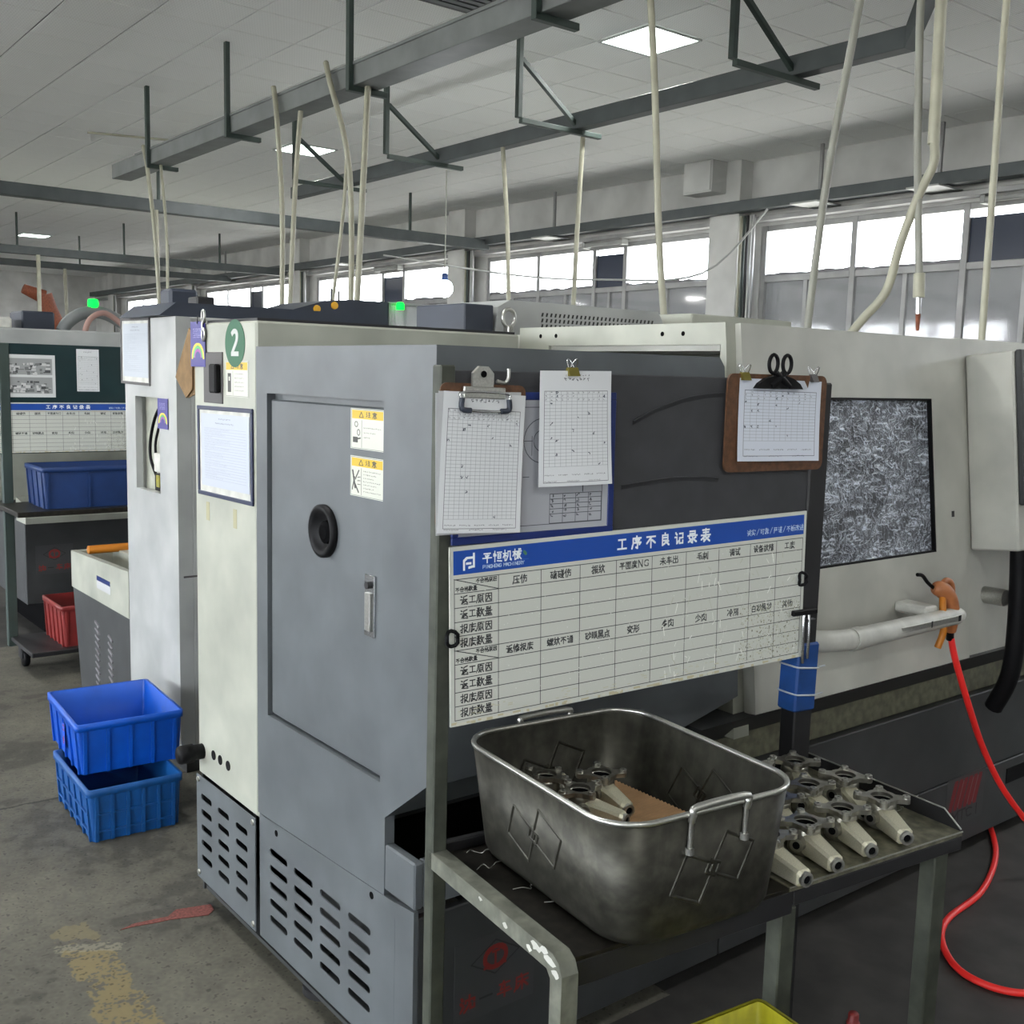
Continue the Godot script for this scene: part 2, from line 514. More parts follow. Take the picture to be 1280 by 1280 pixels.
func warning_sign_image(kind: int) -> Image:
	var img := blank(200, 190, rgb(196, 198, 186))
	frame_lines(img, [3, 195], [3, 185], rgb(90, 92, 90), 2)
	img.fill_rect(Rect2i(8, 8, 184, 40), rgb(200, 166, 24))
	var ink := rgb(40, 40, 36)
	stroke(img, Vector2(52, 40), Vector2(64, 16), 3, ink); stroke(img, Vector2(64, 16), Vector2(76, 40), 3, ink); stroke(img, Vector2(76, 40), Vector2(52, 40), 3, ink)
	letters(img, "注意", 92, 13, 28, ink, 3, 1.3)
	img.fill_rect(Rect2i(66, 54, 2, 128), ink)
	if kind == 0:
		for k in 17: stroke(img, Vector2(34 + 9 * cos(k * TAU / 16), 74 + 12 * sin(k * TAU / 16)), Vector2(34 + 9 * cos((k + 1) * TAU / 16), 74 + 12 * sin((k + 1) * TAU / 16)), 3, ink)
		for k in 17: stroke(img, Vector2(48 + 8 * cos(k * TAU / 16), 112 + 14 * sin(k * TAU / 16)), Vector2(48 + 8 * cos((k + 1) * TAU / 16), 112 + 14 * sin((k + 1) * TAU / 16)), 3, ink)
		img.fill_rect(Rect2i(14, 134, 30, 26), ink); stroke(img, Vector2(44, 142), Vector2(58, 138), 6, ink)
		for k in 3: scrawl_line(img, 78, 86 + k * 22, 100 - k * 30, ink)
	elif kind == 1:
		stroke(img, Vector2(14, 70), Vector2(30, 150), 8, ink); stroke(img, Vector2(30, 110), Vector2(52, 66), 5, ink); stroke(img, Vector2(28, 130), Vector2(50, 170), 6, ink); stroke(img, Vector2(26, 100), Vector2(12, 160), 5, ink)
		for k in 3: stroke(img, Vector2(44, 100 + k * 16), Vector2(60, 96 + k * 18), 3, ink)
		for k in 7: scrawl_line(img, 78, 64 + k * 16, 100 - (k % 3) * 20, ink)
	else:
		img.fill_rect(Rect2i(22, 66, 30, 100), ink); img.fill_rect(Rect2i(30, 84, 12, 22), rgb(190, 190, 180))
		for k in 5: scrawl_line(img, 82, 66 + k * 22, 80, ink)
	return img

func tag_image() -> Image:
	var img := blank(128, 200, rgb(48, 40, 122))
	for k in 5: scrawl_line(img, 24, 30 + k * 9, 70, rgb(190, 190, 230))
	var arcs := [rgb(220, 190, 40), rgb(80, 170, 90), rgb(150, 60, 150), rgb(40, 44, 120)]
	for a in 4:
		var r := 50.0 - a * 11
		for k in 20:
			var t0 := PI + PI * k / 20.0
			var t1 := PI + PI * (k + 1) / 20.0
			stroke(img, Vector2(64 + r * cos(t0), 160 + r * 1.2 * sin(t0)), Vector2(64 + r * cos(t1), 160 + r * 1.2 * sin(t1)), 11, arcs[a])
	img.fill_rect(Rect2i(20, 160, 88, 40), rgb(48, 40, 122))
	return img

# the maker's mark: a diamond with a red ring, its name in red strokes below, on the charcoal paint of the base
func maker_image(bg: Color) -> Image:
	var img := blank(300, 260, bg)
	var red := rgb(120, 34, 30)
	var dark := rgb(34, 34, 36)
	stroke(img, Vector2(60, 80), Vector2(150, 24), 4, dark); stroke(img, Vector2(150, 24), Vector2(240, 80), 4, dark)
	stroke(img, Vector2(240, 80), Vector2(150, 136), 4, dark); stroke(img, Vector2(150, 136), Vector2(60, 80), 4, dark)
	for k in 32: stroke(img, Vector2(150 + 40 * cos(k * TAU / 32), 80 + 34 * sin(k * TAU / 32)), Vector2(150 + 40 * cos((k + 1) * TAU / 32), 80 + 34 * sin((k + 1) * TAU / 32)), 14, red)
	stroke(img, Vector2(140, 62), Vector2(162, 62), 8, red); stroke(img, Vector2(150, 62), Vector2(150, 100), 8, red)
	stroke(img, Vector2(110, 108), Vector2(186, 108), 9, red)
	letters(img, "沈", 20, 172, 58, red, 8, 1.15)
	letters(img, "一", 88, 172, 58, dark, 7, 1.15)
	letters(img, "车床", 158, 172, 58, red, 7, 1.12)
	return img

func mtci_image(bg: Color) -> Image:
	var img := blank(220, 190, bg)
	var red := rgb(112, 26, 32)
	for k in 6:
		var x := 26.0 + k * 28
		stroke(img, Vector2(x, 118), Vector2(x + 26, 22), 19, red)
	for k in [1, 3, 4]: stroke(img, Vector2(40 + k * 28, 118), Vector2(66 + k * 28, 22), 3, rgb(140, 96, 96))
	letters(img, "MTCI", 34, 132, 44, rgb(26, 26, 28), 6, 0.95)
	return img

func make_materials():
	T.cloud = grey_tex(256, 0.012, 0.84, 1.0, 11)
	T.grain = grey_tex(256, 0.09, 0.86, 1.0, 12, 3)
	T.bumps = grey_tex(256, 0.05, 0.0, 1.0, 13, 3)
	T.patch = grey_tex(512, 0.014, 0.72, 1.0, 14, 5, 1.0, 1.3)
	T.wear = grey_tex(512, 0.02, 0.66, 1.0, 15, 6, 1.0, 1.5)
	T.streak = grey_tex(256, 0.03, 0.68, 1.0, 16, 5, 0.12, 1.4)
	T.scrape = grey_tex(512, 0.016, 0.3, 1.0, 17, 6, 1.0, 3.2)
	M.grey = paint(rgb(96, 101, 104), 0.42, 0.0, T.cloud, 1.2, T.bumps, 0.01)
	M.cream = paint(rgb(177, 179, 166), 0.42, 0.0, T.cloud, 1.0, T.bumps, 0.01)
	M.cream_door = paint(rgb(192, 192, 183), 0.4, 0.0, T.cloud, 0.9)
	M.white = paint(rgb(175, 177, 175), 0.4, 0.0, T.cloud, 0.8)
	M.charcoal = paint(rgb(60, 62, 63), 0.5, 0.0, T.cloud, 1.5)
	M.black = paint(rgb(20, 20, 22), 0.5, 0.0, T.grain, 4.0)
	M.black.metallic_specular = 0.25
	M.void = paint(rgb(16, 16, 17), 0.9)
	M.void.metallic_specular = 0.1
	M.board = paint(rgb(59, 60, 63), 0.55, 0.0, T.cloud, 3.0)
	M.post = paint(rgb(70, 74, 64), 0.55, 0.0, T.patch, 2.0)
	M.worn = paint(rgb(119, 121, 109), 0.5, 0.1, T.patch, 2.5)
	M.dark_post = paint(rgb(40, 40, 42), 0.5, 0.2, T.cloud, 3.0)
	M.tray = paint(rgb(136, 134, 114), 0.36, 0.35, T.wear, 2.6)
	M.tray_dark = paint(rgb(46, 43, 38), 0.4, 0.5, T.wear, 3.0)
	M.basket = paint(rgb(79, 78, 70), 0.44, 0.7, T.wear, 2.2, T.bumps, 0.02)
	M.steel = paint(rgb(196, 196, 190), 0.32, 0.9, T.grain, 6.0)
	M.bright = paint(rgb(171, 170, 157), 0.34, 0.85, T.grain, 9.0)
	M.cast = paint(rgb(176, 174, 164), 0.28, 0.9, T.cloud, 12.0)
	M.cut = paint(rgb(226, 222, 198), 0.46, 0.6, T.grain, 12.0)
	M.chrome = paint(rgb(205, 206, 208), 0.2, 1.0)
	M.brass = paint(rgb(157, 146, 77), 0.3, 0.9)
	M.card = paint(rgb(186, 148, 108), 0.85, 0.0, T.cloud, 5.0)
	M.blue_bin = paint(rgb(2, 84, 194), 0.42, 0.0, T.cloud, 2.0)
	M.blue_old = paint(rgb(10, 82, 150), 0.5, 0.0, T.cloud, 2.0)
	M.blue_navy = paint(rgb(21, 53, 106), 0.5, 0.0, T.cloud, 2.0)
	M.red_bin = paint(rgb(136, 42, 40), 0.5, 0.0, T.cloud, 2.0)
	M.yellow = paint(rgb(163, 157, 24), 0.45, 0.0, T.patch, 3.0)
	M.blue_frame = paint(rgb(19, 40, 101), 0.4)
	M.navy_frame = paint(rgb(19, 31, 65), 0.4)
	M.brown_frame = paint(rgb(72, 69, 69), 0.5)
	M.wood = paint(rgb(103, 69, 45), 0.6, 0.0, T.patch, 6.0)
	M.pad = paint(rgb(10, 66, 134), 0.6, 0.0, T.cloud, 5.0)
	M.tie = paint(rgb(171, 176, 181), 0.4)
	M.red_hose = paint(rgb(232, 44, 40), 0.35)
	M.gun = paint(rgb(176, 109, 65), 0.45, 0.0, T.cloud, 8.0)
	M.plastic = paint(rgb(206, 206, 198), 0.45, 0.0, T.cloud, 4.0)
	M.conduit = paint(rgb(175, 173, 154), 0.5, 0.0, T.cloud, 1.5)
	M.conduit_grey = paint(rgb(150, 150, 140), 0.5, 0.0, T.cloud, 1.5)
	M.duct = paint(rgb(120, 124, 124), 0.5, 0.1, T.cloud, 0.8)
	M.green_steel = paint(rgb(59, 72, 68), 0.5, 0.1, T.cloud, 1.0)
	M.beam = paint(rgb(85, 91, 93), 0.5, 0.1, T.cloud, 0.8)
	M.wall = paint(rgb(222, 222, 220), 0.85, 0.0, T.cloud, 0.3)
	M.frame = paint(rgb(168, 168, 168), 0.45, 0.3, T.cloud, 0.6)
	M.shutter = paint(rgb(128, 126, 130), 0.6, 0.0, T.cloud, 0.8)
	M.navy = paint(rgb(49, 56, 70), 0.5, 0.0, T.cloud, 1.0)
	M.teal = paint(rgb(24, 50, 53), 0.3, 0.0, T.cloud, 1.0)
	M.orange = paint(rgb(181, 110, 24), 0.45)
	M.rust = paint(rgb(144, 77, 48), 0.6, 0.0, T.patch, 3.0)
	M.pink = paint(rgb(152, 120, 112), 0.6)
	M.kraft = paint(rgb(138, 110, 74), 0.8, 0.0, T.cloud, 6.0)
	M.green = paint(rgb(24, 90, 59), 0.5)
	M.ink_white = paint(rgb(186, 189, 186), 0.6)
	M.tape = paint(rgb(165, 160, 128), 0.6)
	M.paper = paint(rgb(181, 182, 184), 0.75)
	# ceiling board with a fine pressed dot pattern
	var dots := blank(128, 128, Color(1, 1, 1))
	for y in 8:
		for x in 8:
			dots.fill_rect(Rect2i(x * 16 + 5 + (y % 2) * 4, y * 16 + 5, 6, 6), Color(0.91, 0.91, 0.91))
	dots.generate_mipmaps()
	M.tile = paint(rgb(240, 240, 238), 0.85, 0.0, ImageTexture.create_from_image(dots), 5.0)
	M.tile_gap = paint(rgb(150, 150, 148), 0.9)
	# the concrete of the aisle
	M.concrete = paint(rgb(58, 56, 53), 0.7, 0.0, T.patch, 0.7)
	# lettering
	M.record = printed(record_sheet(), 0.42)
	M.form_a = printed(form_sheet(420, 594, 15, 30, 70, 60, true))
	M.form_b = printed(form_sheet(380, 520, 12, 22, 90, 90, true))
	M.form_c = printed(form_sheet(500, 360, 12, 16, 50, 90, true, rgb(204, 209, 220)))
	M.drawing = printed(drawing_sheet(), 0.35)
	M.notice = printed(notice_sheet(rgb(178, 184, 196)), 0.5)
	M.notice_b = printed(notice_sheet(rgb(172, 178, 186)), 0.5)
	M.warn = [printed(warning_sign_image(0), 0.4), printed(warning_sign_image(1), 0.4), printed(warning_sign_image(2), 0.4)]
	M.tag = printed(tag_image(), 0.4)
	M.maker = printed(maker_image(rgb(60, 62, 63)), 0.5)
	M.mtci = printed(mtci_image(rgb(60, 62, 63)), 0.5)
	# glass
	M.glass = StandardMaterial3D.new()
	M.glass.transparency = BaseMaterial3D.TRANSPARENCY_ALPHA
	M.glass.albedo_color = Color(0.93, 0.95, 0.97, 0.12)
	M.glass.roughness = 0.05
	M.film = paint(rgb(240, 242, 244), 0.8)
	M.film.backlight_enabled = true
	M.film.backlight = Color(0.8, 0.82, 0.85)
	M.dark_pane = paint(rgb(46, 54, 72), 0.25)
	M.lamp = StandardMaterial3D.new()
	M.lamp.albedo_color = Color(0.95, 0.97, 0.95)
	M.lamp.emission_enabled = true
	M.lamp.emission = Color(0.93, 1.0, 0.96)
	M.lamp.emission_energy_multiplier = 3.0
	M.bulb = M.lamp.duplicate()
	M.bulb.emission = Color(0.92, 0.97, 1.0)
	M.bulb.emission_energy_multiplier = 8.0
	M.green_lamp = M.lamp.duplicate()
	M.green_lamp.albedo_color = rgb(10, 220, 60)
	M.green_lamp.emission = Color(0.0, 1.0, 0.22)
	M.green_lamp.emission_energy_multiplier = 1.3
	M.amber = paint(rgb(214, 160, 40), 0.4)
	# the machine window: splashed coolant on safety glass, inner lamp glow and sparkle painted pale
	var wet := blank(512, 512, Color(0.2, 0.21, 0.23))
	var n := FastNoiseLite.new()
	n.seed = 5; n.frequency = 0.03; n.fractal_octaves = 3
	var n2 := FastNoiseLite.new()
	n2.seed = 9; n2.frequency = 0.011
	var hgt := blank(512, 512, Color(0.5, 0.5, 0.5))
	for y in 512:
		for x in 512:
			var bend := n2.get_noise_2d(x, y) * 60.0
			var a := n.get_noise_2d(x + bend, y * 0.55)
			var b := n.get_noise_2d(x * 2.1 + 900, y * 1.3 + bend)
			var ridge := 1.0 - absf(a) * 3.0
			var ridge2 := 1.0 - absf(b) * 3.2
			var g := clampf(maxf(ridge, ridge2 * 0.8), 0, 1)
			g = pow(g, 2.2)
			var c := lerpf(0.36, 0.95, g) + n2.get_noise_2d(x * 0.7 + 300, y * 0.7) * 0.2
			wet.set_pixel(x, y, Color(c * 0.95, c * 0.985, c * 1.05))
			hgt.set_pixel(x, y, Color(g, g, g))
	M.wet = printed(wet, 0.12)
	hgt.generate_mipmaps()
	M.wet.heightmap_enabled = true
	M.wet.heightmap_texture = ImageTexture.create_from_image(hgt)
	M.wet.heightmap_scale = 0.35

# ---------------------------------------------------------------- the place
func _ready():
	rng.seed = 20240611
	# camera
	var cam := Camera3D.new()
	cam.name = "camera"
	add_child(cam)
	cam.fov = 51.03
	cam.transform = Transform3D(Basis(Vector3.UP, deg_to_rad(-38.2)) * Basis(Vector3.RIGHT, deg_to_rad(-7.3)) * Basis(Vector3.BACK, deg_to_rad(1.5)), Vector3(0, 1.7, 0))
	cam.near = 0.05
	cam.far = 200.0
	cam.current = true
	# overcast sky, seen only through the windows
	var env := Environment.new()
	env.background_mode = Environment.BG_SKY
	var sky := Sky.new()
	var air := ProceduralSkyMaterial.new()
	air.sky_top_color = Color(0.86, 0.90, 0.95)
	air.sky_horizon_color = Color(0.93, 0.94, 0.95)
	air.ground_horizon_color = Color(0.8, 0.8, 0.78)
	air.ground_bottom_color = Color(0.62, 0.62, 0.6)
	air.sky_energy_multiplier = 1.0
	sky.sky_material = air
	env.sky = sky
	env.background_energy_multiplier = 11.0
	env.tonemap_mode = Environment.TONE_MAPPER_LINEAR
	env.tonemap_exposure = 2.25
	env.sdfgi_enabled = true
	env.ssao_enabled = true
	env.ssil_enabled = true
	var we := WorldEnvironment.new()
	we.name = "environment"
	we.environment = env
	add_child(we)
	make_materials()
	# ceiling light panels: three rows down the hall
	for col in 3:
		for r in 7:
			ceiling_light(col, r)
	build_room()
	build_overhead()
	build_lathe()
	build_stand()
	build_on_stand()
	build_on_machines()
	build_aisle()
	build_background()

const LAMP_X := [6.9335, 0.4635, -6.0065]
const LAMP_Z := [5.9, -0.57, -7.04, -13.51, -19.98, -27.097, -33.567]  # first entry is unseen, added for more light on the lathe front

# the unseen aisle row, added and staggered to light faces toward the front
func lamp_z(col: int, r: int) -> float:
	return LAMP_Z[r] - (PITCH * 5.0 if col == 1 else 0.0)

func ceiling_light(col: int, r: int):
	var x: float = LAMP_X[col]
	var z: float = lamp_z(col, r)
	var label: String = ["square white panel light in the ceiling between the two hanging trunkings and the windows", "unseen square panel light added in the ceiling over the aisle", "square white panel light in the ceiling beyond the aisle"][col]
	var t := thing("ceiling_light", label, "light", at(x, CEIL - 0.012, z), ["panel lights on the window side", "added panel lights over the aisle", "panel lights on the far side"][col])
	var f := Shape.new()
	for s in [-1.0, 1.0]:
		f.box(Vector3(s * 0.31 - 0.012, -0.006, -0.322), Vector3(s * 0.31 + 0.012, 0.01, 0.322), 0.002)
		f.box(Vector3(-0.298, -0.006, s * 0.31 - 0.012), Vector3(0.298, 0.01, s * 0.31 + 0.012), 0.002)
	part(t, "frame", f, M.white)
	part(t, "diffuser", Shape.new().box(Vector3(-0.298, -0.002, -0.298), Vector3(0.298, 0.008, 0.298), 0.001), M.lamp)
	var l := AreaLight3D.new()
	l.name = "panel_glow"
	l.area_size = Vector2(0.58, 0.58)
	l.light_energy = 4.0
	l.light_color = Color(1.0, 1.0, 0.99)
	l.area_range = 30.0
	l.area_attenuation = 2.0
	l.shadow_enabled = true
	t.add_child(l)
	l.transform = Transform3D(Basis(Vector3.RIGHT, -PI / 2), Vector3(0, -0.02, 0))

func floor_image() -> Image:
	var w := 600
	var h := 1088
	var img := blank(w, h, Color(0.5, 0.5, 0.45))
	var a := FastNoiseLite.new(); a.seed = 3; a.frequency = 1.1; a.fractal_octaves = 5
	var b := FastNoiseLite.new(); b.seed = 4; b.frequency = 9.0; b.fractal_octaves = 4
	var c := FastNoiseLite.new(); c.seed = 6; c.frequency = 40.0; c.fractal_octaves = 2
	var yellow := PackedVector2Array([Vector2(0.805, -3.10), Vector2(0.93, -3.02), Vector2(0.905, -2.3), Vector2(0.775, -2.3)])
	var pale := PackedVector2Array([Vector2(0.79, -3.15), Vector2(0.965, -3.05), Vector2(0.95, -3.0), Vector2(0.785, -3.10)])
	var yellow2 := PackedVector2Array([Vector2(0.80, -3.22), Vector2(0.915, -3.235), Vector2(0.93, -3.08), Vector2(0.80, -3.14)])
	for y in h:
		var z := -6.8 + 4.9 * y / h
		for x in w:
			var wx := -0.6 + 2.7 * x / w
			var n1 := a.get_noise_2d(wx, z)
			var n2 := b.get_noise_2d(wx, z)
			var n3 := c.get_noise_2d(wx, z)
			var g := 0.325 + n1 * 0.08 + n2 * 0.04 + n3 * 0.04
			var col := Color(g * 1.04, g * 1.01, g * 0.89)
			var p := Vector2(wx + n2 * 0.03, z + n2 * 0.03)
			if z > -3.4:
				if Geometry2D.is_point_in_polygon(p, yellow) and n3 + n2 > -0.32: col = col.lerp(Color(0.52, 0.45, 0.27), 0.62)
				elif Geometry2D.is_point_in_polygon(p, yellow2) and n2 > -0.12: col = col.lerp(Color(0.48, 0.43, 0.29), 0.5)
				if Geometry2D.is_point_in_polygon(p, pale) and n3 > -0.2: col = col.lerp(Color(0.54, 0.52, 0.45), 0.6)
			if n3 > 0.52: col = col.darkened(0.35)
			# oil stains with an edge of their own
			if n1 + n2 * 0.6 < -0.30: col = col.darkened(clampf((-0.30 - n1 - n2 * 0.6) * 1.2, 0.0, 0.13))
			# the joint between two pours
			var j := absf(z + 4.27 + n2 * 0.01 - (wx - 1.0) * 0.02)
			if j < 0.006: col = col.darkened(0.5)
			img.set_pixel(x, y, col)
	return img

func build_room():
	# floor: a wide slab with the aisle's own piece let in where the photograph shows its stains
	var f := Shape.new()
	f.box(Vector3(-9.2, -0.2, -38.4), Vector3(-0.6, 0, 8.0), 0)
	f.box(Vector3(2.1, -0.2, -38.4), Vector3(12.0, 0, 8.0), 0)
	f.box(Vector3(-0.6, -0.2, -38.4), Vector3(2.1, 0, -6.8), 0)
	f.box(Vector3(-0.6, -0.2, -1.9), Vector3(2.1, 0, 8.0), 0)
	var fl := room("floor", f, M.concrete)
	var s := Shape.new()
	s.quad(Vector3(-0.6, 0, -1.9), Vector3(2.1, 0, -1.9), Vector3(2.1, 0, -6.8), Vector3(-0.6, 0, -6.8), [Vector2(0, 1), Vector2(1, 1), Vector2(1, 0), Vector2(0, 0)])
	s.quad(Vector3(-0.6, -0.2, -6.8), Vector3(2.1, -0.2, -6.8), Vector3(2.1, -0.2, -1.9), Vector3(-0.6, -0.2, -1.9))
	var fm := printed(floor_image(), 0.72)
	part(fl, "aisle_slab", s, fm, Transform3D.IDENTITY, "stained grey concrete of the aisle with a worn yellow line")
	# a flake of red floor paint
	var rf := Shape.new()
	var zig := PackedVector2Array([Vector2(0.984, -3.116), Vector2(1.03, -3.13), Vector2(1.09, -3.12), Vector2(1.13, -3.112), Vector2(1.165, -3.14), Vector2(1.22, -3.125), Vector2(1.268, -3.11), Vector2(1.262, -3.07), Vector2(1.235, -3.05), Vector2(1.18, -3.07), Vector2(1.13, -3.09), Vector2(1.08, -3.098), Vector2(1.03, -3.112)])
	var flat2 := PackedVector2Array()
	for p in zig: flat2.append(Vector2(p.x, -p.y))
	rf.prism(flat2, 0.0005, 0.002, Transform3D(Basis(Vector3.RIGHT, -PI / 2), Vector3.ZERO))
	solid("paint_flake", rf, paint(rgb(128, 70, 62), 0.8, 0.0, T.patch, 12.0), "torn strip of red paint film on the concrete aisle", "paint flake")
	# ceiling: boards in a grid, a slab above
	var cl := room("ceiling", Shape.new().box(Vector3(-9.2, CEIL + 0.012, -38.4), Vector3(12.0, CEIL + 0.2, 8.0), 0), M.tile_gap)
	var tile := Shape.new().box(Vector3(-0.3172, -0.006, -0.3172), Vector3(0.3172, 0.006, 0.3172), 0.002).done()
	var tile_b := tile
	var far := Shape.new()
	var list := []
	var view := Basis(Vector3.UP, deg_to_rad(-38.2)) * Basis(Vector3.RIGHT, deg_to_rad(-7.3))
	var inv := view.inverse()
	var lit := {}
	for c in 3:
		for r in 7: lit[Vector2i(roundi((LAMP_X[c] - 6.9335) / PITCH), roundi((lamp_z(c, r) + 7.04) / PITCH))] = true
	for i in range(-25, 8):
		for k in range(-48, 24):
			if lit.has(Vector2i(i, k)): continue
			var p := Vector3(6.9335 + i * PITCH, CEIL, -7.04 + k * PITCH)
			var q := inv * (p - Vector3(0, 1.7, 0))
			var score := -1.0
			if q.z < -0.5 and absf(q.x / q.z) < 0.55 and absf(q.y / q.z) < 0.55: score = 1.0 / q.z / q.z * (2.93 / p.distance_to(Vector3(0, 1.7, 0)))
			list.append([score, p])
	list.sort_custom(func(x, y): return x[0] > y[0])
	for i in list.size():
		if i < 300 and list[i][0] > 0: put(cl, "ceiling_tile", tile, M.tile, Transform3D(Basis.IDENTITY, list[i][1]))
		else: far.box(list[i][1] - Vector3(0.3172, 0.006, 0.3172), list[i][1] + Vector3(0.3172, 0.006, 0.3172), 0)
	var o := part(cl, "far_tiles", far, M.tile)
	o.set_meta("kind", "stuff")
	# the window wall
	wall_with_windows("wall_right", 11.7, 1.0, [[-9.57, -8.17, -6.7, -5.25, -3.9], [-15.75, -14.35, -12.95, -12.25, -10.46], [-22.2, -20.8, -19.4, -18.6, -16.95], [-28.6, -27.2, -25.8, -25.1, -23.4], [-35.0, -33.6, -32.2, -31.5, -29.8], [-3.2, -1.8, -0.4, 1.0, 2.6]], 1)
	wall_with_windows("wall_left", -9.0, -1.0, [[-9.57, -8.17, -6.7, -5.25, -3.9], [-15.75, -14.35, -12.95, -12.25, -10.46], [-22.2, -20.8, -19.4, -18.6, -16.95], [-28.6, -27.2, -25.8, -25.1, -23.4], [-3.2, -1.8, -0.4, 1.0, 2.6], [3.4, 4.8, 6.2, 7.4]], 7, true)  # unseen wall; its tall unblinded windows are added to let in daylight
	room("wall_back", Shape.new().box(Vector3(-9.2, 0, -38.4), Vector3(12.0, CEIL + 0.012, -38.2), 0), M.wall)
	room("wall_front", Shape.new().box(Vector3(-9.2, 0, 7.8), Vector3(12.0, CEIL + 0.012, 8.0), 0), M.wall)
	# pale panel joints on the far wall
	var tr := Shape.new()
	for y in [3.1, 3.7]: tr.box(Vector3(-9.0, y, -38.2), Vector3(11.7, y + 0.06, -38.15), 0)
	for k in 10: tr.box(Vector3(-8 + k * 2.0, 0.2, -38.2), Vector3(-7.95 + k * 2.0, 4.4, -38.16), 0)
	room("trim_1", tr, M.wall)

# one long wall at x = wx; side = +1 when the room lies to its west
func wall_with_windows(called: String, wx: float, side: float, bays: Array, first: int, clear := false):
	var x0 := minf(wx, wx + side * 0.25)
	var x1 := maxf(wx, wx + side * 0.25)
	var y0 := 0.8 if clear else 1.25
	var y1 := 3.76
	var s := Shape.new()
	s.box(Vector3(x0, 0, -38.4), Vector3(x1, y0, 8.0), 0)
	s.box(Vector3(x0, y1, -38.4), Vector3(x1, CEIL + 0.012, 8.0), 0)
	var cuts := []
	for b in bays: cuts.append([b[0] - 0.04, b[-1] + 0.04])
	cuts.sort_custom(func(p, q): return p[0] < q[0])
	var z := -38.4
	for c in cuts:
		s.box(Vector3(x0, y0, z), Vector3(x1, y1, c[0]), 0)
		z = c[1]
	s.box(Vector3(x0, y0, z), Vector3(x1, y1, 8.0), 0)
	var w := room(called, s, M.wall)
	for bi in bays.size():
		var b: Array = bays[bi]
		var win := Node3D.new()
		win.name = "window_%d" % (first + bi)
		win.set_meta("kind", "structure")
		add_child(win)
		var xm := wx + side * 0.06
		win.position = Vector3(xm, y0, (b[0] + b[-1]) / 2.0)
		for k in b.size():
			wpart(win, "mullion", Shape.new().box(Vector3(xm - 0.04, y0, b[k] - 0.04), Vector3(xm + 0.04, y1, b[k] + 0.04), 0.004), M.frame)
		for y in [y0 + 0.03, 3.06, y1 - 0.03]:
			for k in b.size() - 1:
				wpart(win, "rail", Shape.new().box(Vector3(xm - 0.035, y - 0.04, b[k] + 0.04), Vector3(xm + 0.035, y + 0.04, b[k + 1] - 0.04), 0.004), M.frame)
		for k in b.size() - 1:
			var za: float = b[k] + 0.04
			var zb: float = b[k + 1] - 0.04
			var dark: bool = k == 2 and not clear
			if dark:
				wpart(win, "dark_pane", Shape.new().box(Vector3(xm - 0.006, 3.1, za), Vector3(xm + 0.006, y1 - 0.16, zb), 0), M.dark_pane, "dark blue covered upper pane")
				wpart(win, "pane", Shape.new().box(Vector3(xm - 0.003, y1 - 0.16, za), Vector3(xm + 0.003, y1 - 0.07, zb), 0), M.glass)
			else:
				wpart(win, "pane", Shape.new().box(Vector3(xm - 0.003, 3.1, za), Vector3(xm + 0.003, y1 - 0.07, zb), 0), M.glass)
				if clear: wpart(win, "top_bar", Shape.new().box(Vector3(xm - 0.02, 3.4, za), Vector3(xm + 0.02, 3.43, zb), 0), M.frame)
				# torn foil stuck along the foot of the pane
				var ed := PackedVector2Array([Vector2(zb, 3.1), Vector2(za, 3.1)])
				var n := 12
				for i in n + 1: ed.append(Vector2(lerpf(za, zb, float(i) / n), 3.12 + 0.035 * rng.randf()))
				wpart(win, "torn_film", Shape.new().prism(ed, -0.002, 0.002, Transform3D(Basis(Vector3(0, 0, 1), Vector3(0, 1, 0), Vector3(-1, 0, 0)), Vector3(xm - side * 0.012, 0, 0))), M.shutter, "torn strip of film along the pane's foot")
			# lower lights: sliding sashes with grey blinds behind
			var zc := (za + zb) / 2
			wpart(win, "sash_stile", Shape.new().box(Vector3(xm - 0.03, y0 + 0.07, zc - 0.03), Vector3(xm + 0.03, 3.02, zc + 0.03), 0.003), M.frame)
			if not clear: wpart(win, "blind", Shape.new().box(Vector3(xm + side * 0.02, y0 + 0.07, za), Vector3(xm + side * 0.03, 3.02, zb), 0), M.shutter, "grey blind behind the lower sash")
			for e in [[za, zc - 0.03], [zc + 0.03, zb]]:
				wpart(win, "lower_pane", Shape.new().box(Vector3(xm - side * 0.012 - 0.002, y0 + 0.07, e[0]), Vector3(xm - side * 0.012 + 0.002, 3.02, e[1]), 0), M.glass)

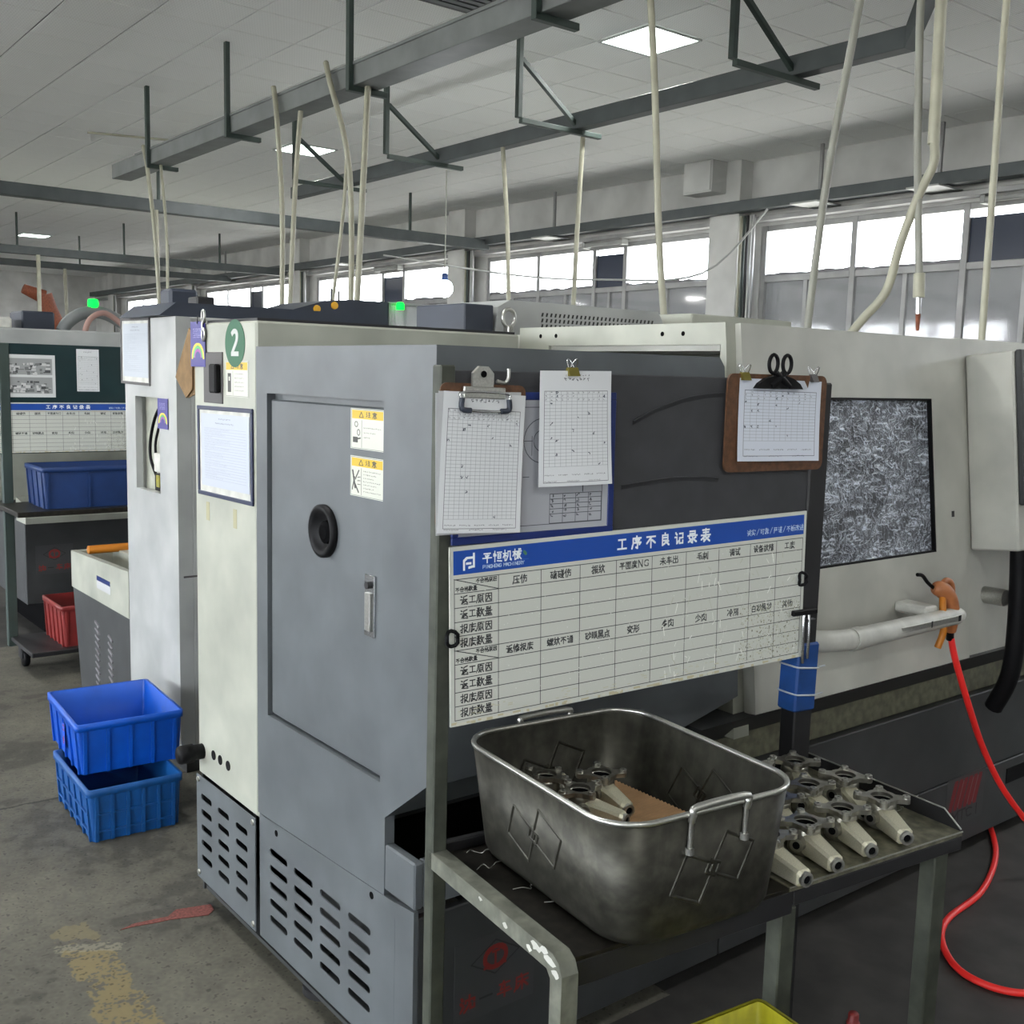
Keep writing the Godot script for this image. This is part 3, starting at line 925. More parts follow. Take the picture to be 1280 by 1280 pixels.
func build_overhead():
	# hanging cable trunking nearest the lathe
	var t := thing("cable_trunking", "wide grey steel cable trunking on straight hangers, with conduits dropping from it", "trunking", at(4.28, 3.83, -7.0))
	wpart(t, "trunk", Shape.new().box(Vector3(4.2, 3.83, -13.0), Vector3(4.42, 3.99, -0.5), 0.004), M.duct)
	wpart(t, "cover_strip", Shape.new().box(Vector3(4.19, 3.975, -12.2), Vector3(4.43, 4.0, -0.5), 0.003), M.duct)
	for z in [-11.74, -9.67, -7.42, -5.2, -3.0]:
		var b := wpart(t, "hanger", Shape.new().box(Vector3(4.155, 3.81, z - 0.025), Vector3(4.197, CEIL - 0.006, z + 0.025), 0.003), M.green_steel)
		wpart(b, "arm", Shape.new().box(Vector3(4.155, 3.785, z - 0.025), Vector3(4.50, 3.828, z + 0.025), 0.003), M.green_steel)
	# the second run, carried on triangular brackets
	var u := thing("cable_trunking", "dark grey steel trunking carried on triangular brackets under the ceiling boards", "trunking", at(6.5, 3.87, -8.0))
	wpart(u, "trunk", Shape.new().box(Vector3(6.44, 3.865, -12.95), Vector3(6.56, 4.005, -4.2), 0.004), M.beam)
	wpart(u, "riser", Shape.new().prism(PackedVector2Array([Vector2(4.2, 3.865), Vector2(4.2, 4.005), Vector2(3.98, 4.60), Vector2(3.84, 4.60)]), 6.44, 6.56, Transform3D(Basis(Vector3(0, 0, -1), Vector3(0, 1, 0), Vector3(1, 0, 0)), Vector3.ZERO)), M.beam)
	for z in [-11.58, -9.58, -7.44, -5.10]:
		var b := wpart(u, "bracket_post", Shape.new().box(Vector3(5.79, 3.86, z - 0.025), Vector3(5.835, CEIL - 0.006, z + 0.025), 0.003), M.green_steel)
		wpart(b, "arm", Shape.new().box(Vector3(5.835, 3.82, z - 0.025), Vector3(6.75, 3.862, z + 0.025), 0.003), M.green_steel)
		var d := Shape.new(Transform3D(Basis(Vector3.BACK, atan2(-0.46, 0.66)), Vector3(5.835, 4.34, z)))
		d.box(Vector3(0, -0.02, -0.02), Vector3(0.80, 0.02, 0.02), 0.003)
		wpart(b, "brace", d, M.green_steel)
	# cross trunkings deeper in the hall
	for c in [[-15.4, 3.84, 0.17, "grey cross trunking running over the middle of the hall"], [-23.2, 3.82, 0.16, "thin grey cross trunking far down the hall, just behind the farthest lights"], [-26.3, 3.84, 0.14, "dark cross trunking at the far end of the hall under the ceiling"]]:
		var o := thing("cross_trunking", c[3], "trunking", at(4.0, c[1], c[0]))
		wpart(o, "trunk", Shape.new().box(Vector3(-6.0, c[1], c[0] - 0.08), Vector3(11.4, c[1] + c[2], c[0] + 0.08), 0.004), M.beam)
		for x in [1.2, 3.5, 5.6, 7.7, 9.8]: wpart(o, "hanger", Shape.new().box(Vector3(x, c[1] + c[2], c[0] - 0.02), Vector3(x + 0.035, CEIL - 0.006, c[0] + 0.02), 0.002), M.green_steel)
	# white conduits that drop from the trunkings to the machines
	var drops := [
		[[Vector3(4.17, 4.03, -11.86), Vector3(4.17, 3.7, -11.72), Vector3(4.2, 3.0, -11.62), Vector3(4.22, 2.0, -11.55)], 0.022, "white plastic conduit dropping from the wide trunking's far hanger", 0],
		[[Vector3(4.3, 3.828, -11.7), Vector3(4.28, 3.0, -11.5), Vector3(4.25, 2.0, -11.45)], 0.016, "white plastic conduit dropping from the wide trunking's far hanger", 0],
		[[Vector3(4.17, 4.05, -8.70), Vector3(4.16, 3.8, -8.62), Vector3(4.2, 3.0, -8.6), Vector3(4.2, 2.0, -8.62)], 0.022, "white plastic conduit looped over the wide trunking between its hangers", 1],
		[[Vector3(4.28, 3.828, -8.42), Vector3(4.26, 3.2, -8.48), Vector3(4.22, 2.0, -8.52)], 0.021, "white plastic conduit looped over the wide trunking between its hangers", 1],
		[[Vector3(4.17, 4.06, -7.78), Vector3(4.15, 3.9, -7.68), Vector3(4.2, 3.2, -7.45), Vector3(4.2, 2.0, -7.42)], 0.022, "white plastic conduit dropping beside the second hanger of the wide trunking", 2],
		[[Vector3(4.3, 3.828, -7.36), Vector3(4.26, 3.0, -7.36), Vector3(4.22, 2.0, -7.38)], 0.024, "white plastic conduit dropping beside the second hanger of the wide trunking", 2],
		[[Vector3(4.2, 3.3, -7.5), Vector3(4.2, 2.9, -7.55), Vector3(4.2, 2.2, -7.72)], 0.014, "thin pale hose branching from a conduit under the wide trunking", -1],
		[[Vector3(5.55, 3.86, -15.3), Vector3(5.55, 2.0, -15.25)], 0.027, "white conduit dropping from the middle cross trunking", -1],
		[[Vector3(5.98, 3.82, -23.1), Vector3(5.95, 2.0, -23.0)], 0.040, "pale conduit dropping from the thin cross trunking near the farthest light", -1],
		[[Vector3(7.35, 3.84, -26.2), Vector3(7.35, 2.6, -26.1), Vector3(7.35, 2.0, -26.1)], 0.040, "pale conduit dropping from the dark cross trunking at the end", -1],
		[[Vector3(6.46, 3.863, -8.5), Vector3(6.5, 3.0, -8.44), Vector3(6.5, 2.0, -8.38)], 0.022, "white conduit dropping from the bracketed trunking midway between two brackets", -1],
		[[Vector3(6.6, 3.83, -7.5), Vector3(6.55, 3.0, -7.48), Vector3(6.5, 2.0, -7.45)], 0.022, "white conduit dropping from the bracketed trunking right beside a bracket", -1],
		[[Vector3(4.21, 3.828, -4.30), Vector3(4.21, 3.2, -4.22), Vector3(4.21, 2.4, -4.14), Vector3(4.22, 1.9, -4.07)], 0.019, "cream conduit hanging over the lathe's perforated motor cover", -1],
		[[Vector3(4.21, 3.83, -2.92), Vector3(4.21, 3.37, -2.98), Vector3(4.21, 2.6, -3.1), Vector3(4.22, 1.86, -3.17)], 0.018, "grey-beige hose slanting down to the lathe roof slab", -1],
		[[Vector3(4.24, 3.83, -2.62), Vector3(4.22, 2.70, -2.585)], 0.024, "thick cream conduit stub above the bent hose over the lathe", -1],
		[[Vector3(4.22, 2.72, -2.585), Vector3(4.21, 2.62, -2.57), Vector3(4.2, 2.5, -2.62), Vector3(4.18, 2.3, -2.68), Vector3(4.16, 2.1, -2.72), Vector3(4.12, 1.98, -2.80), Vector3(4.05, 1.86, -2.86)], 0.019, "bent cream hose coming down to the lathe roof", -1],
		[[Vector3(4.21, 3.83, -2.30), Vector3(4.21, 3.1, -2.31), Vector3(4.21, 2.6, -2.305), Vector3(4.21, 1.86, -2.30)], 0.014, "thin cream hose dropping to the lathe roof above the control pendant", -1],
	]
	var groups := ["conduits at the far hanger", "conduits between the hangers", "conduits at the second hanger"]
	for d in drops:
		var mat: Material = M.conduit_grey if d[2].begins_with("grey") else M.conduit
		solid("conduit", Shape.new().tube(curve(d[0], 5), d[1], 12), mat, d[2], "conduit", Transform3D.IDENTITY, groups[d[3]] if d[3] >= 0 else "")
	# the air drop with its brass connector
	var a := thing("air_line", "straight pale air line ending in a connector above the lathe door", "air line", at(4.21, 2.0, -2.6))
	wpart(a, "hose", Shape.new().tube([Vector3(4.17, 3.829, -2.67), Vector3(4.175, 3.2, -2.66), Vector3(4.19, 2.7, -2.64), Vector3(4.21, 2.16, -2.6)], 0.016, 12), M.conduit_grey)
	wpart(a, "ferrule", Shape.new().tube([Vector3(4.21, 2.17, -2.6), Vector3(4.21, 2.07, -2.595)], 0.024, 12), M.conduit)
	wpart(a, "coupling", Shape.new().tube([Vector3(4.21, 2.07, -2.595), Vector3(4.21, 2.0, -2.592)], 0.012, 12), M.chrome)
	wpart(a, "plug", Shape.new().tube([Vector3(4.21, 2.0, -2.592), Vector3(4.21, 1.93, -2.59)], [0.011, 0.007], 12), M.rust)
	# the hanging lamp
	var hb := thing("pendant_lamp", "bright bulb hanging on a thin wire in front of the windows", "lamp", at(6.55, 2.55, -9.58))
	wpart(hb, "wire", Shape.new().tube([Vector3(6.55, 3.80, -9.58), Vector3(6.55, 2.74, -9.58)], 0.006, 6), M.conduit_grey)
	wpart(hb, "socket", Shape.new().lathe([Vector2(0, 0.09), Vector2(0.03, 0.08), Vector2(0.04, 0.0), Vector2(0, 0)], at(6.55, 2.66, -9.58), 16), M.blue_navy)
	wpart(hb, "bulb", Shape.new().lathe([Vector2(0, 0), Vector2(0.05, 0.015), Vector2(0.085, 0.06), Vector2(0.09, 0.11), Vector2(0.07, 0.16), Vector2(0.04, 0.18), Vector2(0, 0.18)], at(6.55, 2.49, -9.58), 20), M.bulb)
	var l := OmniLight3D.new()
	l.name = "bulb_glow"
	l.light_energy = 0.25
	l.light_size = 0.09
	l.omni_range = 30.0
	l.omni_attenuation = 2.0
	l.shadow_enabled = true
	hb.add_child(l)
	l.position = Vector3(0, 0.03, 0)
	# along the window wall: trunking, its shelf brackets, tube lamps above the dark panes, drop pipes
	var w := thing("wall_trunking", "dark grey trunking running along the window wall above the panes", "trunking", at(11.5, 3.9, -15.0))
	wpart(w, "trunk", Shape.new().box(Vector3(11.3, 3.92, -37.5), Vector3(11.5, 4.06, 3.0), 0.004), M.beam)
	wpart(w, "lower_rail", Shape.new().box(Vector3(11.5, 3.80, -37.5), Vector3(11.69, 3.86, 3.0), 0.004), M.frame)
	for z in [-8.5, -6.9, -13.6, -20.2, -26.6]:
		wpart(w, "shelf_bracket", Shape.new().box(Vector3(11.1, 3.88, z - 0.2), Vector3(11.6, 3.90, z + 0.2), 0.002), M.white)
		wpart(w, "drop_rod", Shape.new().box(Vector3(11.38, 4.06, z), Vector3(11.42, CEIL - 0.006, z + 0.04), 0.002), M.frame)
	for e in [[-6.0, "near"], [-12.6, "second"], [-19.0, "far"]]:
		var tl := thing("tube_lamp", "white tube lamp fixed above the dark window pane", "lamp", at(11.58, 3.752, e[0]), "tube lamps above dark panes")
		part(tl, "tube", Shape.new().tube([Vector3(0, 0, -0.42), Vector3(0, 0, 0.42)], 0.035, 12), M.white)
		for s in [-1.0, 1.0]: part(tl, "end_cap", Shape.new().box(Vector3(-0.04, -0.045, s * 0.43 - 0.03), Vector3(0.10, 0.048, s * 0.43 + 0.03), 0.006), M.white)
	# pillars with drawn curtains and pipes at their sides
	for i in 6:
		var z: float = [-10.02, -16.36, -22.8, -29.2, -35.8, -3.55][i]
		var pl := Shape.new().box(Vector3(11.45, 0, z - 0.30), Vector3(11.7, CEIL - 0.006, z + 0.22), 0.006)
		var o := room("trim_%d" % (i + 2), pl, M.wall)
		var dz := 0.26
		for k in 5: wpart(o, "pipe", Shape.new().tube([Vector3(11.46, 1.2, z + dz + k * 0.055), Vector3(11.46, 3.88, z + dz + k * 0.055)], [0.02, 0.02], 10), [M.conduit, M.green_steel, M.dark_post, M.white, M.frame][k])
	var bx := thing("wall_box", "pale square junction box high on the wall beside the pillar", "box", at(11.3, 4.42, -10.3))
	part(bx, "housing", Shape.new().box(Vector3(-0.15, -0.22, -0.26), Vector3(0.15, 0.2, 0.26), 0.01), M.wall)
	part(bx, "lid", Shape.new().box(Vector3(-0.165, -0.2, -0.24), Vector3(-0.15, 0.18, 0.24), 0.004), M.wall)
	# slack white cables strung under the wall trunking
	solid("slack_cable", Shape.new().tube(curve([Vector3(9.2, 3.55, -15.2), Vector3(9.6, 3.12, -12.4), Vector3(10.0, 3.0, -10.9), Vector3(10.9, 3.1, -9.9), Vector3(11.3, 3.9, -9.2)], 6), 0.014, 8), M.white, "slack white cable sagging in front of the far windows", "cable")
	# the grille let into the ceiling and the thin rod lamp
	var gr := thing("ceiling_grille", "dark louvred grille set in the ceiling boards", "grille", at(5.0, CEIL - 0.012, -6.9))
	part(gr, "frame", Shape.new().box(Vector3(-0.32, -0.01, -0.62), Vector3(0.32, 0.004, 0.3), 0.004), M.dark_post)
	for k in 9: part(gr, "louvre", Shape.new().box(Vector3(-0.28, -0.018, -0.56 + k * 0.09), Vector3(0.28, -0.01, -0.50 + k * 0.09), 0.002), M.beam)
	solid("ceiling_rod", Shape.new().tube([Vector3(4.3, 4.55, -14.2), Vector3(5.3, 4.5, -13.6), Vector3(5.5, 4.40, -13.4)], 0.014, 8), M.conduit, "thin pale rod running just under the ceiling boards", "rod")

# ---------------------------------------------------------------- the lathe
# the plane x = const seen from the west: local x = world -z ... a print facing -x
func west(z: float, y: float, x := 1.25) -> Transform3D:
	return Transform3D(Basis(Vector3(0, 0, 1), Vector3(0, 1, 0), Vector3(-1, 0, 0)), Vector3(x, y, z))

func zy(poly: Array) -> PackedVector2Array:
	var p := PackedVector2Array()
	for q in poly: p.append(Vector2(q[0], q[1]))
	return p

# pulls a (z, y) outline along x from x0 to x1
func along_x(s: Shape, poly: Array, x0: float, x1: float) -> Shape:
	return s.prism(zy(poly), -x1, -x0, Transform3D(Basis(Vector3(0, 0, 1), Vector3(0, 1, 0), Vector3(-1, 0, 0)), Vector3.ZERO))

# a sheet with real slots cut through it, on the plane x
func slotted(parent: Node3D, called: String, lo: Vector3, hi: Vector3, slots: Array, sw: float, sh: float, m: Material) -> Node3D:
	var c := CSGBox3D.new()
	c.name = called
	c.size = hi - lo
	c.material = m
	parent.add_child(c, true)
	c.position = (lo + hi) / 2.0 - parent.position
	for s in slots:
		var b := CSGBox3D.new()
		b.operation = CSGShape3D.OPERATION_SUBTRACTION
		b.size = Vector3(0.2, sh, sw - sh)
		b.material = m
		c.add_child(b, true)
		b.position = Vector3(0, s.y, s.x) - Vector3(0, c.position.y + parent.position.y, c.position.z + parent.position.z)
		for e in [-1.0, 1.0]:
			var k := CSGCylinder3D.new()
			k.operation = CSGShape3D.OPERATION_SUBTRACTION
			k.radius = sh / 2.0
			k.height = 0.2
			k.sides = 10
			k.material = m
			c.add_child(k, true)
			k.position = b.position + Vector3(0, 0, e * (sw - sh) / 2.0)
			k.rotation = Vector3(0, 0, PI / 2)
	return c

func build_lathe():
	var L := thing("lathe", "large cream and grey turning lathe with a grey end cabinet and a splashed window", "lathe", at(1.25, 0, -1.9))
	# --- grey end cabinet: body behind, skin with the door opening in front
	var prof := [[-2.716, 0.674], [-2.036, 0.674], [-1.876, 0.797], [-1.876, 1.755], [-2.716, 1.755]]
	var s := Shape.new()
	along_x(s, prof, 1.275, 2.12)
	wpart(L, "cabinet_body", s, M.grey)
	wpart(L, "cabinet_core", Shape.new().box(Vector3(1.277, 0.53, -2.70), Vector3(2.3, 0.672, -2.30), 0), M.charcoal)  # charcoal fill added to darken the gap under the cabinet
	s = Shape.new()
	along_x(s, [[-2.717, 1.634], [-1.853, 1.634], [-1.853, 1.757], [-2.717, 1.757]], 1.25, 1.276)
	along_x(s, [[-2.717, 0.753], [-2.652, 0.753], [-2.652, 1.634], [-2.717, 1.634]], 1.25, 1.276)
	along_x(s, [[-2.058, 0.753], [-1.932, 0.753], [-1.853, 0.813], [-1.853, 1.634], [-2.058, 1.634]], 1.25, 1.276)
	along_x(s, [[-2.717, 0.452], [-2.034, 0.486], [-2.034, 0.676], [-1.932, 0.753], [-2.717, 0.753]], 1.25, 1.276)
	wpart(L, "cabinet_frame", s, M.grey)
	# the front of the cabinet reaches further right towards its foot
	s = Shape.new()
	s.prism(PackedVector2Array([Vector2(1.276, 0.813), Vector2(2.04, 0.79), Vector2(2.262, 0.842), Vector2(2.255, 0.93), Vector2(2.139, 1.735), Vector2(2.12, 1.757), Vector2(1.276, 1.757)]), -1.875, -1.853)
	wpart(L, "cabinet_front", s, M.grey)
	s = Shape.new()
	s.prism(PackedVector2Array([Vector2(2.10, 0.83), Vector2(2.255, 0.85), Vector2(2.139, 1.73), Vector2(2.10, 1.75)]), -2.03, -1.875)
	wpart(L, "cabinet_edge", s, M.charcoal)
	# --- the door
	s = Shape.new().box(Vector3(1.259, 0.760, -2.645), Vector3(1.274, 1.618, -2.064), 0.004)
	var door := wpart(L, "cabinet_door", s, M.grey, "grey sheet metal door of the end cabinet")
	var port := wpart(door, "port_ring", Shape.new().lathe([Vector2(0.066, 0.0), Vector2(0.066, 0.012), Vector2(0.056, 0.017), Vector2(0.046, 0.010), Vector2(0.040, 0.004), Vector2(0.0, 0.003)], Transform3D(Basis(Vector3.BACK, PI / 2), Vector3(1.259, 1.305, -2.345)), 36), M.black, "round black rubber port")
	wpart(port, "port_core", Shape.new().lathe([Vector2(0.030, 0.0), Vector2(0.028, 0.010), Vector2(0.018, 0.016), Vector2(0.0, 0.018)], Transform3D(Basis(Vector3.BACK, PI / 2), Vector3(1.257, 1.305, -2.325)), 24), M.void)
	var latch := wpart(door, "latch_plate", Shape.new().box(Vector3(1.253, 1.085, -2.142), Vector3(1.26, 1.232, -2.098), 0.003), M.chrome, "bright recessed latch")
	wpart(latch, "lever", Shape.new().box(Vector3(1.247, 1.10, -2.132), Vector3(1.254, 1.19, -2.108), 0.003), M.steel)
	wpart(latch, "lock_barrel", Shape.new().lathe([Vector2(0.009, 0.0), Vector2(0.009, 0.008), Vector2(0.0, 0.008)], Transform3D(Basis(Vector3.BACK, PI / 2), Vector3(1.253, 1.208, -2.12)), 14), M.dark_post)
	part(door, "warning_sign", Shape.new().sheet(0.152, 0.094, 0.001), M.warn[0], Transform3D.IDENTITY, "white sign with a yellow heading, the upper of two").transform = local_to(door, west(-2.143, 1.566, 1.259))
	part(door, "warning_sign", Shape.new().sheet(0.152, 0.094, 0.001), M.warn[1], Transform3D.IDENTITY, "white sign with a yellow heading, the lower of two").transform = local_to(door, west(-2.143, 1.455, 1.259))
	# --- slotted skirt below it, charcoal fill added behind so its slots stay dark
	var slots := []
	for c in 4:
		for r in 5: slots.append(Vector2(-2.588 + c * 0.147, 0.365 - r * 0.0495))
	slotted(L, "vent_panel", Vector3(1.25, 0.085, -2.707), Vector3(1.253, 0.452, -1.985), slots, 0.108, 0.02, M.grey)
	s = Shape.new()
	along_x(s, [[-1.9845, 0.085], [-1.906, 0.085], [-1.906, 0.497], [-1.9845, 0.488]], 1.25, 1.262)
	along_x(s, [[-2.707, 0.4505], [-2.034, 0.4505], [-1.9845, 0.4505], [-1.9845, 0.486], [-2.034, 0.4845]], 1.25, 1.262)
	wpart(L, "vent_panel_edge", s, M.grey)
	for p in [[-2.60, 0.43], [-2.09, 0.462]]: wpart(L, "screw_hole", Shape.new().lathe([Vector2(0.009, 0), Vector2(0.009, 0.001), Vector2(0, 0.001)], Transform3D(Basis(Vector3.BACK, PI / 2), Vector3(1.25, p[1], p[0])), 12), M.void)
	# --- charcoal base along the front
	s = Shape.new()
	s.box(Vector3(1.42, 0.05, -3.1), Vector3(4.75, 0.45, -1.93), 0)
	s.box(Vector3(1.262, 0.05, -3.14), Vector3(1.42, 0.062, -1.93), 0)
	s.box(Vector3(1.255, 0.05, -3.14), Vector3(1.85, 0.43, -3.128), 0)
	wpart(L, "base_core", s, M.charcoal)  # inner boxes added to keep the vent slots dark
	wpart(L, "base_front", Shape.new().box(Vector3(1.262, 0.048, -1.93), Vector3(2.30, 0.478, -1.906), 0.003), M.charcoal)
	wpart(L, "base_front", Shape.new().box(Vector3(2.304, 0.048, -1.93), Vector3(4.75, 0.30, -1.906), 0.003), M.charcoal)
	wpart(L, "base_front", Shape.new().box(Vector3(2.304, 0.304, -1.935), Vector3(4.75, 0.60, -1.908), 0.003), M.charcoal)
	s = Shape.new()
	s.box(Vector3(2.304, 0.45, -3.1), Vector3(4.75, 0.59, -1.94), 0)
	wpart(L, "base_deck", s, M.charcoal)
	part(L, "maker_mark", Shape.new().sheet(0.24, 0.2, 0.0006), M.maker, Transform3D.IDENTITY, "red ring in a diamond over red lettering").transform = local_to(L, Transform3D(Basis.IDENTITY, Vector3(1.485, 0.278, -1.9058)))
	part(L, "maker_badge", Shape.new().sheet(0.26, 0.185, 0.0006), M.mtci, Transform3D.IDENTITY, "red slanted bars over dark letters").transform = local_to(L, Transform3D(Basis.IDENTITY, Vector3(3.63, 0.215, -1.9058)))
	part(L, "name_plate", Shape.new().box(Vector3(-0.2, -0.03, 0), Vector3(0.2, 0.03, 0.003), 0.002), M.black, Transform3D.IDENTITY).transform = local_to(L, Transform3D(Basis.IDENTITY, Vector3(4.12, 0.235, -1.906)))
	# the chip pan's lip at the corner, open and dark above
	s = Shape.new()
	s.box(Vector3(1.25, 0.50, -2.034), Vector3(1.275, 0.611, -1.906), 0.004)
	s.box(Vector3(1.275, 0.50, -1.93), Vector3(2.30, 0.611, -1.906), 0.004)
	wpart(L, "chip_pan_lip", s, M.grey)
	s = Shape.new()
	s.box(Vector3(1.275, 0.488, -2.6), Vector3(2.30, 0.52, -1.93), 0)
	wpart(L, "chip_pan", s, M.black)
	s = Shape.new()
	for i in 150:
		var p := Vector3(1.29 + rng.randf() * 0.3, 0.52 + rng.randf() * 0.055, -2.03 + rng.randf() * 0.09)
		var q := p + Vector3(rng.randf_range(-0.02, 0.02), rng.randf_range(-0.004, 0.014), rng.randf_range(-0.02, 0.02))
		s.tube([p, (p + q) / 2 + Vector3(0, 0.006, 0), q], 0.0015, 4)
	var chips := wpart(L, "metal_chips", s, M.dark_post)
	chips.set_meta("kind", "stuff")
	# --- cream end panel and its skirt
	s = Shape.new()
	s.box(Vector3(1.25, 0.432, -3.15), Vector3(2.15, 1.826, -2.7175), 0.006)
	var end := wpart(L, "end_panel", s, M.cream, "cream end panel with stickers")
	slots = []
	for c in 3:
		for r in 5: slots.append(Vector2(-3.075 + c * 0.13, 0.366 - r * 0.05))
	slotted(L, "end_vent", Vector3(1.243, 0.09, -3.152), Vector3(1.246, 0.43, -2.722), slots, 0.082, 0.02, M.grey)
	for p in [[-3.137, 0.415], [-2.737, 0.415], [-3.137, 0.108], [-2.737, 0.108]]:
		wpart(L, "screw", Shape.new().lathe([Vector2(0.009, 0), Vector2(0.008, 0.004), Vector2(0, 0.006)], Transform3D(Basis(Vector3.BACK, PI / 2), Vector3(1.243, p[1], p[0])), 12), M.steel)
	wpart(L, "end_core", Shape.new().box(Vector3(1.42, 0.07, -3.125), Vector3(2.1, 0.43, -2.72), 0), M.charcoal)  # charcoal box added so the end slots look dark
	wpart(end, "knob", Shape.new().lathe([Vector2(0.024, 0.0), Vector2(0.024, 0.03), Vector2(0.029, 0.032), Vector2(0.029, 0.07), Vector2(0.025, 0.078), Vector2(0.0, 0.078)], Transform3D(Basis(Vector3.BACK, PI / 2), Vector3(1.25, 0.51, -3.118)), 20), M.black)
	for z in [-3.03, -2.98, -2.922]:
		wpart(end, "cable_gland", Shape.new().lathe([Vector2(0.015, 0.0), Vector2(0.015, 0.002), Vector2(0.010, 0.002), Vector2(0.0, 0.0015)], Transform3D(Basis(Vector3.BACK, PI / 2), Vector3(1.25, 0.523, z)), 16), M.black)
	# the switch box let into the panel
	wpart(end, "switch_recess", Shape.new().box(Vector3(1.246, 1.595, -3.070), Vector3(1.252, 1.742, -2.936), 0.003), M.brown_frame)
	wpart(end, "switch_handle", Shape.new().box(Vector3(1.228, 1.625, -2.99), Vector3(1.247, 1.708, -2.945), 0.006), M.black)
	var disc := wpart(end, "number_sticker", Shape.new().lathe([Vector2(0.066, 0.0), Vector2(0.066, 0.001), Vector2(0.0, 0.001)], Transform3D(Basis(Vector3.BACK, PI / 2), Vector3(1.2495, 1.766, -2.852)), 40), M.green, "round green sticker with a white 2")
	var tm := TextMesh.new()
	var sf := SystemFont.new()
	sf.font_names = PackedStringArray(["Droid Sans"])
	sf.font_weight = 700
	tm.font = sf
	tm.text = "2"
	tm.font_size = 64
	tm.pixel_size = 0.0016
	tm.depth = 0.001
	put(disc, "numeral", tm, M.ink_white).transform = local_to(disc, west(-2.852, 1.766, 1.2482))
	part(end, "warning_sign", Shape.new().sheet(0.155, 0.1, 0.001), M.warn[2], Transform3D.IDENTITY, "white sign with a yellow heading on the cream panel").transform = local_to(end, west(-2.842, 1.668, 1.25))
	for z in [-3.055, -2.86]: wpart(end, "tape", Shape.new().box(Vector3(1.249, 1.245, z - 0.012), Vector3(1.2505, 1.30, z + 0.012), 0), M.tape)
	# --- cream band over the end cabinet and the hood with its sliding door
	wpart(L, "roof_trim", Shape.new().box(Vector3(1.26, 1.826, -3.14), Vector3(2.14, 1.834, -2.73), 0), M.dark_post)
	s = Shape.new()
	along_x(s, [[-3.1, 0.60], [-1.99, 0.60], [-1.99, 0.80], [-2.02, 1.78], [-3.1, 1.78]], 2.64, 4.72)
	along_x(s, [[-3.1, 1.78], [-2.02, 1.78], [-2.024, 1.835], [-3.1, 1.835]], 2.31, 4.72)
	wpart(L, "hood_body", s, M.cream_door)
	s = Shape.new()
	along_x(s, [[-2.905, 1.797], [-1.99, 1.797], [-1.997, 1.858], [-2.905, 1.858]], 2.30, 2.365)
	along_x(s, [[-2.905, 0.62], [-2.75, 0.62], [-2.75, 1.797], [-2.905, 1.797]], 2.30, 2.365)
	along_x(s, [[-2.01, 0.70], [-1.89, 0.70], [-1.99, 1.797], [-2.01, 1.797]], 2.30, 2.365)
	wpart(L, "hood_side_frame", s, M.cream)
	wpart(L, "hood_side_back", Shape.new().box(Vector3(2.31, 0.62, -2.92), Vector3(2.64, 1.78, -2.905), 0), M.cream_door)
	for z in [-2.793, -2.714, -2.234, -2.152]: wpart(L, "screw_hole", Shape.new().lathe([Vector2(0.007, 0), Vector2(0.007, 0.001), Vector2(0, 0.001)], Transform3D(Basis(Vector3.BACK, PI / 2), Vector3(2.30, 1.829, z)), 10), M.void)
	# sliding door, leaning back
	s = Shape.new(slant)
	var w0 := 0.16
	var w1 := 0.952
	var v0 := 0.380
	var v1 := 0.888
	s.box(Vector3(0, 0, -0.04), Vector3(w0, 1.09, 0), 0.0)
	s.box(Vector3(w1, 0, -0.04), Vector3(1.135, 1.09, 0), 0.0)
	s.box(Vector3(w0, 0, -0.04), Vector3(w1, v0, 0), 0.0)
	s.box(Vector3(w0, v1, -0.04), Vector3(w1, 1.09, 0), 0.0)
	var sd := wpart(L, "sliding_door", s, M.cream_door, "cream sliding door leaning back")
	s = Shape.new(slant)
	s.box(Vector3(w0, v0, -0.03), Vector3(w0 + 0.006, v1, -0.002), 0); s.box(Vector3(w1 - 0.006, v0, -0.03), Vector3(w1, v1, -0.002), 0)
	s.box(Vector3(w0, v0, -0.03), Vector3(w1, v0 + 0.006, -0.002), 0); s.box(Vector3(w0, v1 - 0.006, -0.03), Vector3(w1, v1, -0.002), 0)
	wpart(sd, "window_gasket", s, M.black)
	part(sd, "splashed_window", Shape.new().sheet(w1 - w0 - 0.008, v1 - v0 - 0.008, 0.006), M.wet, Transform3D.IDENTITY, "safety glass coated with splashed coolant, inner lamp glow painted in").transform = local_to(sd, slant * Transform3D(Basis.IDENTITY, Vector3((w0 + w1) / 2, (v0 + v1) / 2, -0.022)))
	s = Shape.new(slant)
	s.box(Vector3(1.05, 0.49, 0), Vector3(1.066, 0.51, 0.001), 0)
	wpart(sd, "small_mark", s, M.dark_post)
	# grab handle: a long flat tube standing off the door
	s = Shape.new()
	var ha := [Vector3(2.45, 0.985, -1.86), Vector3(2.46, 0.985, -1.80), Vector3(2.50, 0.982, -1.765), Vector3(2.58, 0.975, -1.757), Vector3(2.66, 0.972, -1.755), Vector3(3.19, 0.975, -1.755), Vector3(3.215, 0.975, -1.757), Vector3(3.228, 0.975, -1.762)]
	s.tube(ha, [0.028, 0.030, 0.031, 0.031, 0.031, 0.028, 0.022, 0.008], 18)
	var hd := wpart(sd, "grab_handle", s, M.plastic, "long white grab handle")
	wpart(hd, "grip_slot", Shape.new().box(Vector3(2.84, 0.967, -1.731), Vector3(3.17, 0.985, -1.7255), 0.002), M.steel)
	wpart(hd, "slot_divider", Shape.new().box(Vector3(3.0, 0.966, -1.7258), Vector3(3.006, 0.986, -1.7245), 0.0), M.dark_post)
	wpart(hd, "slot_end", Shape.new().box(Vector3(3.155, 0.967, -1.726), Vector3(3.17, 0.985, -1.7248), 0.0), M.black)
